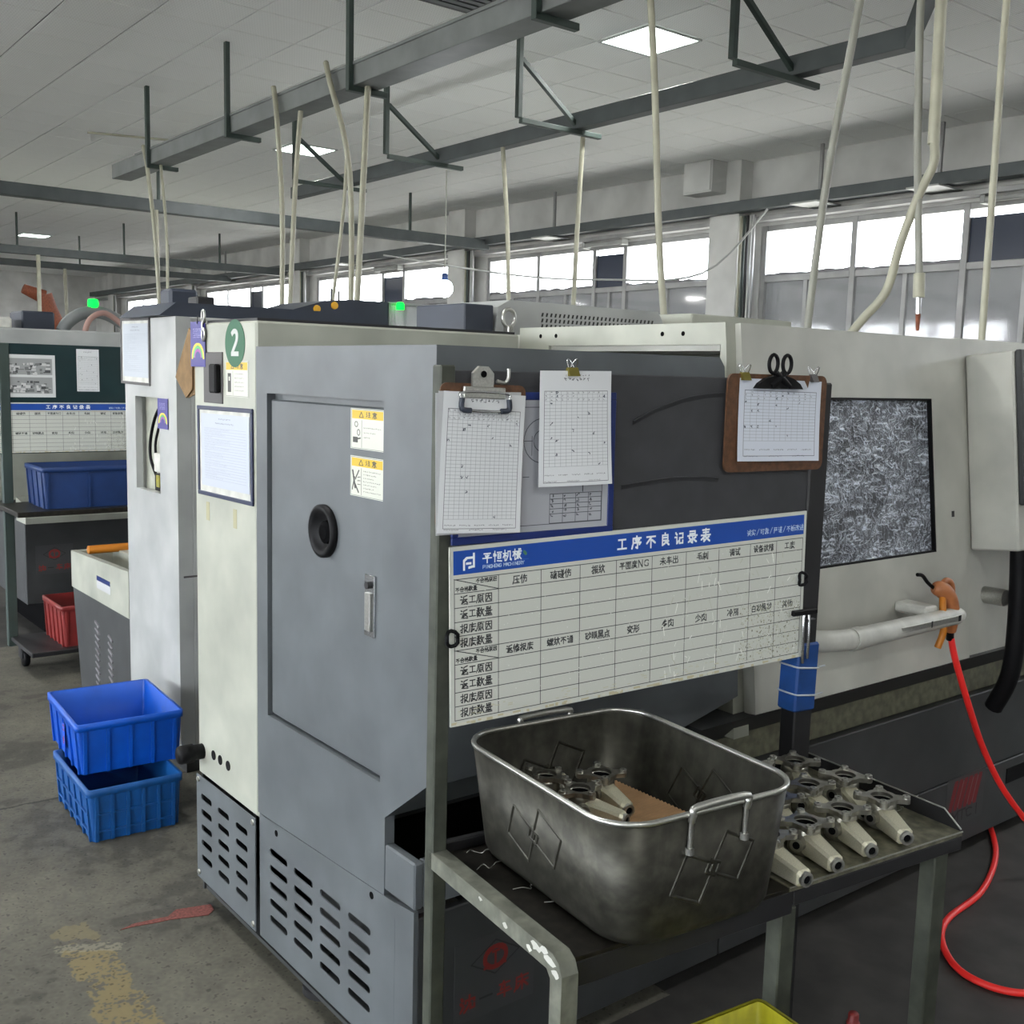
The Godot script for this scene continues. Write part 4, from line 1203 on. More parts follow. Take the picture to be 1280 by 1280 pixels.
	wpart(hd, "mount", Shape.new().box(Vector3(3.03, 0.985, -1.875), Vector3(3.10, 1.018, -1.765), 0.006), M.plastic)
	wpart(hd, "collar", Shape.new().tube([Vector3(2.625, 0.973, -1.755), Vector3(2.665, 0.972, -1.755)], 0.034, 18), M.plastic)
	# fixed panel to the right of the seam, with the control pendant
	s = Shape.new(slant)
	s.box(Vector3(1.15, -0.02, -0.06), Vector3(2.4, 1.10, -0.022), 0.004)
	wpart(L, "fixed_panel", s, M.cream_door)
	s = Shape.new(slant)
	s.box(Vector3(1.135, -0.01, -0.07), Vector3(1.152, 1.09, -0.05), 0)
	wpart(L, "door_seal", s, M.dark_post)
	s = Shape.new(slant)
	s.box(Vector3(1.20, 0.365, -0.02), Vector3(1.75, 1.04, 0.15), 0.006)
	var pend := wpart(L, "control_pendant", s, M.cream_door, "cream side of the control pendant")
	s = Shape.new(slant)
	s.box(Vector3(1.205, 0.52, 0.152), Vector3(1.75, 1.04, 0.175), 0.006)
	wpart(pend, "front_bezel", s, M.charcoal)
	s = Shape.new(slant)
	s.box(Vector3(1.2, 0.0, -0.02), Vector3(2.3, 0.37, 0.0), 0)
	wpart(pend, "bracket_pipe", Shape.new().tube([Vector3(3.63, 0.972, -1.90), Vector3(3.63, 0.972, -1.82)], 0.03, 14), M.steel)
	wpart(pend, "hose", Shape.new().tube(curve([Vector3(3.66, 1.16, -1.80), Vector3(3.665, 0.9, -1.79), Vector3(3.67, 0.7, -1.80), Vector3(3.69, 0.56, -1.86)], 5), 0.032, 12), M.black)
	# skirts under the door
	s = Shape.new()
	along_x(s, [[-1.852, 0.772], [-1.99, 0.772], [-1.99, 0.69], [-1.935, 0.69]], 2.12, 4.7)
	wpart(L, "drip_skirt", s, M.charcoal)
	s = Shape.new()
	along_x(s, [[-1.955, 0.685], [-2.0, 0.685], [-2.0, 0.595], [-1.95, 0.595]], 2.12, 4.7)
	wpart(L, "drip_rail", s, paint(rgb(112, 112, 92), 0.5, 0.0, T.patch, 3.0), "grimy pale rail under the door")
	# --- on the roof
	s = Shape.new()
	s.prism(PackedVector2Array([Vector2(2.262, 1.80), Vector2(2.275, 1.93), Vector2(2.325, 1.957), Vector2(3.06, 1.957), Vector2(3.10, 1.90), Vector2(3.10, 1.80)]), -3.45, -3.0)
	var cover := wpart(L, "motor_cover", s, M.white, "white perforated motor cover on the roof")
	s = Shape.new()
	for r in 3:
		for k in 28:
			var x := 2.47 + k * 0.0205
			s.prism(PackedVector2Array([Vector2(x, 1.908 - r * 0.020), Vector2(x + 0.007, 1.908 - r * 0.02), Vector2(x + 0.011, 1.921 - r * 0.02), Vector2(x + 0.004, 1.921 - r * 0.02)]), -3.0, -2.9985)
	var perf := wpart(cover, "perforation", s, M.dark_post)
	perf.set_meta("kind", "stuff")
	var ring := []
	for k in 20: ring.append(Vector3(2.293 + 0.026 * cos(TAU * k / 20), 1.892 + 0.031 * sin(TAU * k / 20), -2.96))
	wpart(L, "lifting_eye", Shape.new().tube(ring, 0.007, 8, true), M.steel)
	wpart(L, "lifting_eye_base", Shape.new().box(Vector3(2.28, 1.83, -2.975), Vector3(2.306, 1.865, -2.945), 0.003), M.steel)
	wpart(L, "roof_box", Shape.new().box(Vector3(2.135, 1.80, -3.3), Vector3(2.258, 1.935, -3.0), 0.004), M.navy)
	wpart(L, "roof_slab", Shape.new().box(Vector3(3.25, 1.83, -3.4), Vector3(3.89, 1.962, -3.0), 0.004), M.cream)
	# levelling foot under the skirt
	wpart(L, "levelling_foot", Shape.new().lathe([Vector2(0.06, 0.0), Vector2(0.06, 0.02), Vector2(0.03, 0.035), Vector2(0.02, 0.09), Vector2(0, 0.09)], at(1.335, 0, -2.48), 16), M.dark_post)
	wpart(L, "foot_bolt", Shape.new().tube([Vector3(1.29, 0.04, -2.53), Vector3(1.40, 0.045, -2.53)], 0.02, 8), M.dark_post)

func local_to(o: Node3D, t: Transform3D) -> Transform3D:
	var g := Transform3D.IDENTITY
	var n: Node = o
	while n != self:
		g = n.transform * g
		n = n.get_parent()
	return g.affine_inverse() * t

# ---------------------------------------------------------------- the inspection stand (in its own frame: x along the board, z towards the aisle)
func build_stand():
	var S := thing("inspection_stand", "steel work stand with a black backboard and a table, in front of the lathe", "stand", stand_at)
	part(S, "post", Shape.new().box(Vector3(-0.017, 0, -0.017), Vector3(0.017, 1.715, 0.017), 0.003), M.post, Transform3D.IDENTITY, "green-grey post")
	part(S, "post", Shape.new().box(Vector3(1.005, 0, -0.03), Vector3(1.068, 1.70, 0.02), 0.004), M.dark_post, Transform3D.IDENTITY, "post painted dark for the shade on it")  # same paint as the other post, darkened here for its shade
	var bd := part(S, "backboard", Shape.new().box(Vector3(0.012, 1.362, 0.004), Vector3(1.04, 1.706, 0.014), 0.002), M.board, Transform3D.IDENTITY, "black backboard")
	# the board's skin has come loose in two curved flaps
	for e in [[[0.455, 1.607], [0.52, 1.635], [0.60, 1.658], [0.67, 1.668], [0.735, 1.672]], [[0.43, 1.468], [0.50, 1.476], [0.58, 1.482], [0.66, 1.480], [0.71, 1.476]]]:
		var top := []
		var low := []
		for p in e:
			top.append(Vector3(p[0], p[1], 0.018))
			low.append(Vector3(p[0], p[1] - 0.009, 0.0145))
		var fl := Shape.new().loft([low, top], false)
		fl.tube(curve(top, 4), 0.0018, 6)
		part(bd, "loose_flap", fl, M.board)
	part(S, "back_rail", Shape.new().box(Vector3(0.017, 0.69, -0.03), Vector3(1.005, 0.735, -0.012), 0.003), M.dark_post)
	# left rail bends down into the front leg
	var rail := PackedVector2Array([Vector2(0.0, 0.734), Vector2(0.452, 0.734), Vector2(0.470, 0.724), Vector2(0.480, 0.704), Vector2(0.480, 0.0), Vector2(0.446, 0.0), Vector2(0.446, 0.686), Vector2(0.434, 0.699), Vector2(0.0, 0.699)])
	part(S, "side_rail", Shape.new().prism(rail, -0.017, 0.017, Transform3D(Basis(Vector3(0, 0, 1), Vector3(0, 1, 0), Vector3(-1, 0, 0)), Vector3.ZERO)), M.worn, Transform3D.IDENTITY, "worn side rail bent down into a leg")
	var sc := Shape.new()
	for e in [[0.40, 0.722, 0.016], [0.425, 0.728, 0.012], [0.445, 0.716, 0.018], [0.462, 0.70, 0.012], [0.38, 0.709, 0.010], [0.468, 0.58, 0.008], [0.455, 0.50, 0.009], [0.30, 0.712, 0.009], [0.21, 0.724, 0.007]]:
		var pg := PackedVector2Array()
		for k in 9: pg.append(Vector2(e[0] + e[2] * cos(TAU * k / 9) * rng.randf_range(0.5, 1.2), e[1] + e[2] * 0.7 * sin(TAU * k / 9) * rng.randf_range(0.4, 1.1)))
		sc.prism(pg, 0.0169, 0.0174, Transform3D(Basis(Vector3(0, 0, 1), Vector3(0, 1, 0), Vector3(-1, 0, 0)), Vector3.ZERO))
	part(S, "paint_chips", sc, M.plastic, Transform3D.IDENTITY, "pale patches of chipped paint").set_meta("kind", "stuff")
	part(S, "leg", Shape.new().box(Vector3(0.535, 0, 0.405), Vector3(0.578, 0.665, 0.445), 0.003), M.post)
	part(S, "leg", Shape.new().box(Vector3(1.03, 0, 0.39), Vector3(1.078, 0.69, 0.43), 0.003), M.post)
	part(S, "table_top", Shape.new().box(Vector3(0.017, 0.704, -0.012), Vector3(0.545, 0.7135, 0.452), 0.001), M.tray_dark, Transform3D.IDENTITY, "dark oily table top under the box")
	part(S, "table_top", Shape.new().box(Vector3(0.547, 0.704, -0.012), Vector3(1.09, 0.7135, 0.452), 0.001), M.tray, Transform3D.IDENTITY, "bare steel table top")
	part(S, "front_apron", Shape.new().box(Vector3(0.03, 0.655, 0.425), Vector3(0.56, 0.703, 0.45), 0.002), M.dark_post)
	part(S, "front_apron", Shape.new().box(Vector3(0.56, 0.672, 0.43), Vector3(1.09, 0.703, 0.452), 0.002), M.dark_post)
	var lip := PackedVector2Array([Vector2(-0.03, 0.70), Vector2(0.445, 0.70), Vector2(0.445, 0.715), Vector2(0.40, 0.748), Vector2(-0.03, 0.748)])
	part(S, "side_lip", Shape.new().prism(lip, -1.094, -1.090, Transform3D(Basis(Vector3(0, 0, 1), Vector3(0, 1, 0), Vector3(-1, 0, 0)), Vector3.ZERO)), M.dark_post)
	part(S, "lip_edge", Shape.new().tube([Vector3(1.092, 0.749, -0.03), Vector3(1.092, 0.749, 0.40), Vector3(1.092, 0.716, 0.446)], 0.002, 6), M.steel)
	part(S, "front_edge", Shape.new().box(Vector3(0.547, 0.7125, 0.4505), Vector3(1.09, 0.7155, 0.4535), 0.001), M.steel)
	# swarf left on the table
	var sw := Shape.new()
	for e in [[0.06, 0.02], [0.05, 0.09], [0.07, 0.20], [0.09, 0.27], [0.6, 0.02], [0.9, 0.03], [1.02, 0.12], [1.05, 0.3]]:
		var p := []
		for k in 6: p.append(Vector3(e[0] + k * 0.012 + rng.randf_range(-0.006, 0.006), 0.716 + 0.003 * sin(k * 1.7), e[1] + rng.randf_range(-0.01, 0.01)))
		sw.tube(curve(p, 3), 0.0011, 4)
	part(S, "swarf", sw, M.steel).set_meta("kind", "stuff")

func ring_plate(s: Shape, outline: Array, hole: float, y0: float, y1: float):
	var n := outline.size()
	var o1 := []; var o0 := []; var i1 := []; var i0 := []
	for k in n:
		var a := TAU * k / n
		var p: Vector2 = outline[k]
		o1.append(Vector3(p.x, y1, p.y)); o0.append(Vector3(p.x, y0, p.y))
		i1.append(Vector3(hole * cos(a), y1, hole * sin(a))); i0.append(Vector3(hole * cos(a), y0, hole * sin(a)))
	s.loft([i1, o1], true, 11)
	s.loft([o1, o0], true, 12)
	s.loft([o0, i0], true, 13)
	s.loft([i0, i1], true, 14)

# a machined casting: eared flange on a hollow body, a milled arm with a drilled end
func casting(label: String, group: String) -> Node3D:
	var t := thing("metal_casting", label, "metal part", Transform3D.IDENTITY, group)
	var out := []
	for k in 64:
		var a := TAU * k / 64.0
		var r := 0.031
		for e in [0.35, 1.95, 3.45, 5.05]:
			var d: float = absf(angle_difference(a, e))
			r = maxf(r, lerpf(0.055 if e < 1.0 or (e > 3.0 and e < 4.0) else 0.045, 0.031, smoothstep(0.10, 0.48, d)))
		out.append(Vector2(r * cos(a), r * sin(a)))
	var fl := Shape.new()
	ring_plate(fl, out, 0.0215, 0.052, 0.061)
	var f := part(t, "flange", fl, M.cast)
	for e in [0.35, 1.95, 3.45, 5.05]:
		var r := 0.047 if e < 1.0 or (e > 3.0 and e < 4.0) else 0.038
		part(f, "lug", Shape.new().lathe([Vector2(0.0075, 0.05), Vector2(0.0075, 0.066), Vector2(0.003, 0.0665), Vector2(0.003, 0.060), Vector2(0, 0.060)], at(r * cos(e), 0, r * sin(e)), 12), M.steel)
	part(t, "body", Shape.new().lathe([Vector2(0, 0), Vector2(0.028, 0.0), Vector2(0.031, 0.004), Vector2(0.029, 0.045), Vector2(0.027, 0.054), Vector2(0.0215, 0.054), Vector2(0.0215, 0.004), Vector2(0, 0.004)], Transform3D.IDENTITY, 28), M.cast)
	part(t, "shaded_bore", Shape.new().lathe([Vector2(0.0212, 0.052), Vector2(0.0205, 0.008), Vector2(0, 0.008)], Transform3D.IDENTITY, 24), M.black, Transform3D.IDENTITY, "bore painted dark for its unlit depth")  # near-black lining stands for the shade inside the hollow body
	var arm := Shape.new()
	var rings := []
	for e in [[0.012, 0.021, 0.002, 0.044], [0.028, 0.0195, 0.003, 0.042], [0.098, 0.0155, 0.004, 0.034], [0.104, 0.012, 0.007, 0.031]]:
		var b := 0.005
		rings.append([Vector3(-e[1] + b, e[2], e[0]), Vector3(e[1] - b, e[2], e[0]), Vector3(e[1], e[2] + b, e[0]), Vector3(e[1], e[3] - b, e[0]), Vector3(e[1] - b, e[3], e[0]), Vector3(-e[1] + b, e[3], e[0]), Vector3(-e[1], e[3] - b, e[0]), Vector3(-e[1], e[2] + b, e[0])])
	for i in rings.size() - 1:
		for k in 8:
			arm.flat().quad(rings[i][k], rings[i][(k + 1) % 8], rings[i + 1][(k + 1) % 8], rings[i + 1][k])
	arm.cap(rings[3])
	var am := part(t, "arm", arm, M.cut, Transform3D.IDENTITY, "bright milled arm")
	part(am, "drilled_end", Shape.new().lathe([Vector2(0.0135, -0.006), Vector2(0.0135, 0.005), Vector2(0.0085, 0.006), Vector2(0.0075, -0.003), Vector2(0, -0.003)], Transform3D(Basis(Vector3.RIGHT, PI / 2), Vector3(0, 0.019, 0.104)), 18), M.steel)
	part(am, "bore", Shape.new().lathe([Vector2(0.0074, 0.0), Vector2(0.0, 0.0005)], Transform3D(Basis(Vector3.RIGHT, PI / 2), Vector3(0, 0.019, 0.1075)), 14), M.void)  # near-black disc paints the shade of the drilled hole
	var bs := part(t, "boss", Shape.new().tube([Vector3(-0.015, 0.026, 0.015), Vector3(-0.040, 0.029, 0.034)], [0.014, 0.0125], 16), M.cast)
	part(bs, "bore", Shape.new().tube([Vector3(-0.0399, 0.0290, 0.0339), Vector3(-0.0405, 0.02906, 0.03438)], 0.007, 14), M.void)  # near-black end paints the boss hole in shade
	return t

func binder_clip(parent: Node3D, pos: Vector3, m: Material, w := 0.02):
	var c := part(parent, "binder_clip", Shape.new().prism(PackedVector2Array([Vector2(-0.012, -0.006), Vector2(0.012, -0.006), Vector2(0.003, 0.012), Vector2(-0.003, 0.012)]), -w / 2, w / 2, Transform3D(Basis(Vector3.UP, PI / 2), pos)), m)
	for s in [-1.0, 1.0]:
		var lp := []
		for k in 11:
			var a := PI * k / 10.0
			lp.append(pos + Vector3(0.007 * cos(a), 0.012 + 0.018 * sin(a), s * (0.004 + 0.012 * sin(a))))
		part(c, "wire_loop", Shape.new().tube(lp, 0.0011, 5), M.chrome)

func build_on_stand():
	# the defect record sheet, wired to both posts, hanging a little crooked
	var tilt := Basis(Vector3.BACK, deg_to_rad(1.6))
	var rs := thing("record_board", "white printed record board with a blue heading, wired across the stand", "sign", on_stand(0.506, 1.192, 0.021, tilt))
	part(rs, "panel", Shape.new().sheet(0.992, 0.366, 0.005), M.record)
	for e in [[-0.494, 0.0], [0.487, 0.015]]:
		var lp := []
		for k in 13: lp.append(Vector3(e[0] + 0.013 * cos(TAU * k / 12), e[1] + 0.016 * sin(TAU * k / 12), 0.008 + 0.004 * sin(k * 1.3)))
		part(rs, "tie_wire", Shape.new().tube(lp, 0.0042, 8), M.black)
	# wire hook hanging on the right post
	var hk := thing("wire_hook", "bent steel wire hook with a black strap on the dark post", "hook", on_stand(1.01, 1.1, 0.036))
	part(hk, "shank", Shape.new().tube(curve([Vector3(-0.012, 0.045, 0), Vector3(-0.016, 0.0, 0.004), Vector3(-0.014, -0.05, 0.004), Vector3(-0.01, -0.09, 0.002)], 4), 0.004, 8), M.chrome)
	part(hk, "shank", Shape.new().tube(curve([Vector3(0.006, 0.03, 0), Vector3(0.004, -0.03, 0.005), Vector3(0.006, -0.08, 0.002)], 4), 0.004, 8), M.chrome)
	part(hk, "strap", Shape.new().box(Vector3(-0.055, 0.032, -0.004), Vector3(0.03, 0.046, 0.008), 0.003), M.black)
	part(hk, "block", Shape.new().box(Vector3(-0.005, -0.04, -0.008), Vector3(0.028, 0.02, 0.004), 0.003), M.dark_post)
	# blue document sleeve with a drawing
	var sl := thing("document_sleeve", "blue-edged document sleeve holding an engineering drawing, behind the papers", "document sleeve", on_stand(0.206, 1.516, 0.018, Basis(Vector3.BACK, deg_to_rad(0.6))))
	part(sl, "drawing", Shape.new().sheet(0.366, 0.272, 0.002), M.drawing, Transform3D(Basis.IDENTITY, Vector3(0, 0, 0.003)))
	var fr := Shape.new()
	fr.box(Vector3(-0.198, -0.150, 0), Vector3(0.198, -0.134, 0.007), 0.002); fr.box(Vector3(-0.198, 0.134, 0), Vector3(0.198, 0.150, 0.007), 0.002)
	fr.box(Vector3(-0.198, -0.134, 0), Vector3(-0.182, 0.134, 0.007), 0.002); fr.box(Vector3(0.182, -0.134, 0), Vector3(0.198, 0.134, 0.007), 0.002)
	part(sl, "blue_border", fr, M.blue_frame)
	# left clipboard with its thick stack of forms
	var c1 := thing("clipboard", "clipboard with a tall gridded form under a wire clip, at the green-grey post", "clipboard", on_stand(0.064, 1.532, 0.030, Basis(Vector3.BACK, deg_to_rad(-1.2)).scaled(Vector3.ONE * 0.94)))
	part(c1, "board", Shape.new().prism(rounded(0.205, 0.300, 0.016), 0, 0.004, at(0.004, 0.008, 0)), M.wood)
	for k in 3:
		var bend := [0.010, 0.4, 0.002, 5.0]
		part(c1, "form", Shape.new().sheet(0.198, 0.290, 0.0008, bend, 6, 8), M.form_a if k == 2 else M.paper, Transform3D(Basis(Vector3.BACK, deg_to_rad([2.0, 1.0, -1.2][k])), Vector3([-0.006, -0.003, 0.002][k], [-0.006, -0.003, -0.006][k], 0.005 + k * 0.0025)))
	var cp := part(c1, "wire_clip", Shape.new().tube(curve([Vector3(-0.052, 0.106, 0.02), Vector3(-0.058, 0.128, 0.018), Vector3(-0.05, 0.140, 0.016), Vector3(0.05, 0.140, 0.016), Vector3(0.058, 0.128, 0.018), Vector3(0.054, 0.106, 0.02), Vector3(0.03, 0.102, 0.022), Vector3(-0.03, 0.102, 0.022), Vector3(-0.052, 0.106, 0.02)], 4), 0.0028, 8), M.chrome)
	for s in [-1.0, 1.0]:
		part(cp, "rubber_corner", Shape.new().tube(curve([Vector3(s * 0.056, 0.128, 0.02), Vector3(s * 0.056, 0.106, 0.021), Vector3(s * 0.036, 0.103, 0.023)], 4), 0.006, 8), M.navy)
	part(cp, "spring_plate", Shape.new().box(Vector3(-0.05, 0.128, 0.008), Vector3(0.05, 0.152, 0.016), 0.003), M.steel)
	var hg := part(cp, "hanger", Shape.new().prism(PackedVector2Array([Vector2(-0.028, 0.152), Vector2(0.022, 0.152), Vector2(0.022, 0.18), Vector2(0.008, 0.194), Vector2(-0.014, 0.194), Vector2(-0.028, 0.18)]), 0.004, 0.012), M.steel)
	part(hg, "hanger_hole", Shape.new().lathe([Vector2(0.007, 0), Vector2(0.007, 0.0012), Vector2(0, 0.0012)], Transform3D(Basis(Vector3.RIGHT, PI / 2), Vector3(-0.003, 0.178, 0.012)), 14), M.void)
	part(cp, "side_hook", Shape.new().tube(curve([Vector3(0.03, 0.165, 0.01), Vector3(0.05, 0.162, 0.01), Vector3(0.058, 0.172, 0.01), Vector3(0.058, 0.192, 0.01)], 4), 0.004, 8), M.steel)
	# single form held by a brass clip
	var p2 := thing("paper_form", "single white form held by a small brass clip above the sleeve", "paper", on_stand(0.282, 1.594, 0.046, Basis(Vector3.BACK, deg_to_rad(1.0)).scaled(Vector3.ONE * 0.95)))
	var bend2 := [0.012, 0.0, 0.004, 3.0]
	part(p2, "form", Shape.new().sheet(0.186, 0.246, 0.0008, bend2, 6, 8), M.form_b)
	binder_clip(p2, Vector3(-0.012, 0.118, 0.002), M.brass, 0.026)
	# wooden clipboard on the right
	var c3 := thing("clipboard", "brown wooden clipboard lying sideways with a large black bulldog clip", "clipboard", on_stand(0.876, 1.603, 0.022))
	part(c3, "board", Shape.new().prism(rounded(0.322, 0.226, 0.018), 0, 0.006), M.wood)
	var bend3 := [0.008, 1.0, 0.002, 6.0]
	part(c3, "form", Shape.new().sheet(0.268, 0.19, 0.0008, bend3, 6, 6), M.form_c, Transform3D(Basis(Vector3.BACK, deg_to_rad(-0.8)), Vector3(0.006, 0.006, 0.007)))
	var jaw := PackedVector2Array([Vector2(-0.076, 0), Vector2(0.076, 0), Vector2(0.066, 0.012), Vector2(0.044, 0.024), Vector2(0.015, 0.031), Vector2(-0.015, 0.031), Vector2(-0.044, 0.024), Vector2(-0.066, 0.012)])
	var bc := part(c3, "bulldog_clip", Shape.new().prism(jaw, 0.010, 0.022, at(-0.012, 0.080, 0)), M.black)
	for s in [-1.0, 1.0]:
		var lp := []
		for k in 22: lp.append(Vector3(-0.012 + s * 0.022 + 0.014 * cos(TAU * k / 22), 0.137 + 0.021 * sin(TAU * k / 22), 0.018))
		part(bc, "finger_ring", Shape.new().tube(lp, 0.0045, 8, true), M.black)
		part(bc, "lever", Shape.new().tube([Vector3(-0.012 + s * 0.016, 0.118, 0.018), Vector3(-0.012 - s * 0.012, 0.098, 0.02), Vector3(-0.012 - s * 0.03, 0.086, 0.022)], [0.008, 0.009, 0.006], 8), M.black)
	binder_clip(c3, Vector3(-0.112, 0.104, 0.006), M.brass, 0.024)
	binder_clip(c3, Vector3(0.112, 0.104, 0.006), M.brown_frame, 0.02)
	# blue foam pad tied round the dark post
	var pd := thing("post_pad", "blue pad strapped round the dark post with two white ties", "pad", on_stand(1.036, 0.965, -0.005, Basis(Vector3.BACK, deg_to_rad(-1.5))))
	part(pd, "pad", Shape.new().box(Vector3(-0.037, -0.088, -0.031), Vector3(0.037, 0.088, 0.031), 0.005), M.pad)
	for y in [0.025, -0.045]:
		var lp := []
		for q in rrect(0.078, 0.066, 0.012, y, 4): lp.append(q + Vector3(0, q.x * -0.1, 0))
		part(pd, "cable_tie", Shape.new().tube(lp, 0.0025, 6, true), M.tie)
		part(pd, "tie_tail", Shape.new().tube([Vector3(0.037, y, 0.033), Vector3(0.052, y + 0.003, 0.038)], 0.002, 6), M.tie)
	# the pressed-metal box
	var bk := thing("metal_box", "deep dark pressed-metal box with rounded corners and embossed diamonds, on the table", "box", on_stand(0.290, 0.7137, 0.238))
	var W := 0.45
	var D := 0.54
	var H := 0.238
	var rings := []
	for e in [[0.34, 0.47, 0.06, 0.0], [0.375, 0.505, 0.08, 0.006], [0.392, 0.520, 0.085, 0.022], [W, D, 0.085, H]]: rings.append(rrect(e[0], e[1], e[2], e[3], 8))
	for e in [[W - 0.008, D - 0.008, 0.081, H], [0.384, 0.512, 0.081, 0.026], [0.36, 0.495, 0.075, 0.01]]: rings.append(rrect(e[0], e[1], e[2], e[3], 8))
	var sh := Shape.new().loft(rings)
	sh.cap(rings[0], true); sh.cap(rings[-1])
	var shell := part(bk, "shell", sh, M.basket)
	part(bk, "rolled_rim", Shape.new().tube(rrect(W - 0.002, D - 0.002, 0.085, H, 8), 0.0055, 8, true), M.steel)
	for side in 4:
		var em := Shape.new()
		var long: bool = side < 2
		for q in [[-0.045, -0.012, 0.054], [0.045, 0.012, 0.054], [0.0, 0.0, 0.018]]:
			var sq := []
			for k in 4:
				var a := PI / 2 * k + 0.35
				var u: float = q[0] + q[2] * cos(a)
				var v: float = H * 0.52 + q[1] + q[2] * sin(a)
				var reach: float = lerpf(0.392 if long else 0.520, W if long else D, (v - 0.022) / (H - 0.022)) / 2 - 0.002
				if side == 0: sq.append(Vector3(-reach, v, u))
				elif side == 1: sq.append(Vector3(reach, v, u))
				elif side == 2: sq.append(Vector3(u, v, -reach))
				else: sq.append(Vector3(u, v, reach))
			for k in 4: em.tube([sq[k], sq[(k + 1) % 4]], 0.0042, 6)
		part(shell, "embossed_diamonds", em, M.basket)
	for s in [1.0, -1.0]:
		var z: float = s * (D / 2 + 0.004)
		var hp := curve([Vector3(-0.065, H - 0.012, z), Vector3(-0.065, H + 0.002, z + s * 0.004), Vector3(-0.055, H + 0.014, z + s * 0.004), Vector3(0.055, H + 0.014, z + s * 0.004), Vector3(0.065, H + 0.002, z + s * 0.004), Vector3(0.065, H - 0.012, z)], 4)
		var hd := part(bk, "handle", Shape.new().tube(hp, 0.0068, 10), M.steel)
		for e in [-0.065, 0.065]:
			part(hd, "drop_bolt", Shape.new().tube([Vector3(e, H - 0.01, z), Vector3(e, H - 0.062, z - s * 0.002)], 0.0045, 8), M.steel)
			part(hd, "bolt_nut", Shape.new().lathe([Vector2(0, -0.006), Vector2(0.009, -0.006), Vector2(0.009, 0.006), Vector2(0, 0.006)], at(e, H - 0.066, z - s * 0.002), 6), M.steel)
	# corrugated card lining, raised on what lies below
	var cb := Shape.new()
	var n := 160
	var up := []
	var dn := []
	for i in n + 1:
		var z := lerpf(-0.20, 0.215, float(i) / n)
		var y := 0.0014 * sin(i * PI / 2)
		up.append([Vector3(-0.155, y + 0.004, z), Vector3(0.175, y + 0.004, z)])
		dn.append([Vector3(-0.155, y, z), Vector3(0.175, y, z)])
	for i in n:
		cb.flat().quad(up[i][0], up[i + 1][0], up[i + 1][1], up[i][1])
		cb.quad(dn[i][1], dn[i + 1][1], dn[i + 1][0], dn[i][0])
	solid("cardboard_liner", cb, M.card, "sheet of brown corrugated cardboard lying in the metal box", "cardboard", on_stand(0.285, 0.7137 + 0.090, 0.235, Basis(Vector3.UP, deg_to_rad(8)) * Basis(Vector3.RIGHT, deg_to_rad(1.0))))
	# castings in the box and on the bare table
	var first := casting("machined casting with an eared flange, lying in the metal box", "castings in the metal box")
	first.transform = on_stand(0.336, 0.812, 0.105, Basis(Vector3.UP, deg_to_rad(-4)) * Basis(Vector3.RIGHT, deg_to_rad(2)))
	copy_thing(first, on_stand(0.244, 0.812, 0.158, Basis(Vector3.UP, deg_to_rad(24))), "metal_casting", "machined casting with an eared flange, lying in the metal box")
	copy_thing(first, on_stand(0.226, 0.812, 0.062, Basis(Vector3.UP, deg_to_rad(128)) * Basis(Vector3.RIGHT, deg_to_rad(3))), "metal_casting", "machined casting with an eared flange, lying in the metal box")
	# three loose rows on the bare table, each casting a shade larger than its neighbour's arm leaves room for
	var spots := [[0.955, 0.075, -20], [0.840, 0.070, 35], [0.722, 0.085, -10], [0.985, 0.205, -28], [0.868, 0.200, -12], [0.748, 0.215, -22], [0.625, 0.210, -8], [0.955, 0.335, -24], [0.825, 0.335, -18], [0.700, 0.345, -14], [0.580, 0.355, -6]]
	for i in spots.size():
		var p: Array = spots[i]
		var front: bool = i >= 7
		var o := copy_thing(first, on_stand(p[0], 0.7140, p[1], Basis(Vector3.UP, deg_to_rad(p[2])).scaled(Vector3.ONE * 1.12)), "metal_casting", "machined casting with a bright arm, along the front edge of the bare table" if front else "machined casting with a bright arm, in the rows farther back on the bare table")
		o.set_meta("group", "front row castings" if front else "back row castings")
	# air gun hung on the grab handle, red hose down to the floor
	var g := thing("air_gun", "orange air blow gun hung on the white handle, with a red hose", "air gun", at(3.12, 1.0, -1.74))
	wpart(g, "body", Shape.new().tube(curve([Vector3(3.112, 1.067, -1.794), Vector3(3.138, 1.059, -1.777), Vector3(3.164, 1.030, -1.766), Vector3(3.181, 0.979, -1.763), Vector3(3.195, 0.922, -1.772)], 5), [0.016, 0.02, 0.023, 0.025, 0.026, 0.027, 0.027, 0.026, 0.026, 0.025, 0.025, 0.025, 0.024, 0.024, 0.024, 0.023, 0.022, 0.021, 0.02, 0.019, 0.018], 14), M.gun)
	wpart(g, "hanging_loop", Shape.new().tube(curve([Vector3(3.138, 1.072, -1.782), Vector3(3.164, 1.087, -1.782), Vector3(3.189, 1.072, -1.777), Vector3(3.189, 1.020, -1.770)], 5), 0.010, 10), M.gun)
	wpart(g, "trigger", Shape.new().tube(curve([Vector3(3.133, 1.041, -1.772), Vector3(3.112, 1.000, -1.756), Vector3(3.117, 0.938, -1.751), Vector3(3.107, 0.881, -1.761)], 5), 0.011, 10), M.orange)
	wpart(g, "nozzle", Shape.new().tube(curve([Vector3(3.117, 1.064, -1.794), Vector3(3.081, 1.087, -1.797), Vector3(3.050, 1.111, -1.797), Vector3(3.020, 1.117, -1.797)], 4), 0.006, 8), M.black)
	wpart(g, "fitting", Shape.new().tube([Vector3(3.195, 0.925, -1.772), Vector3(3.203, 0.891, -1.775)], 0.012, 10), M.black)
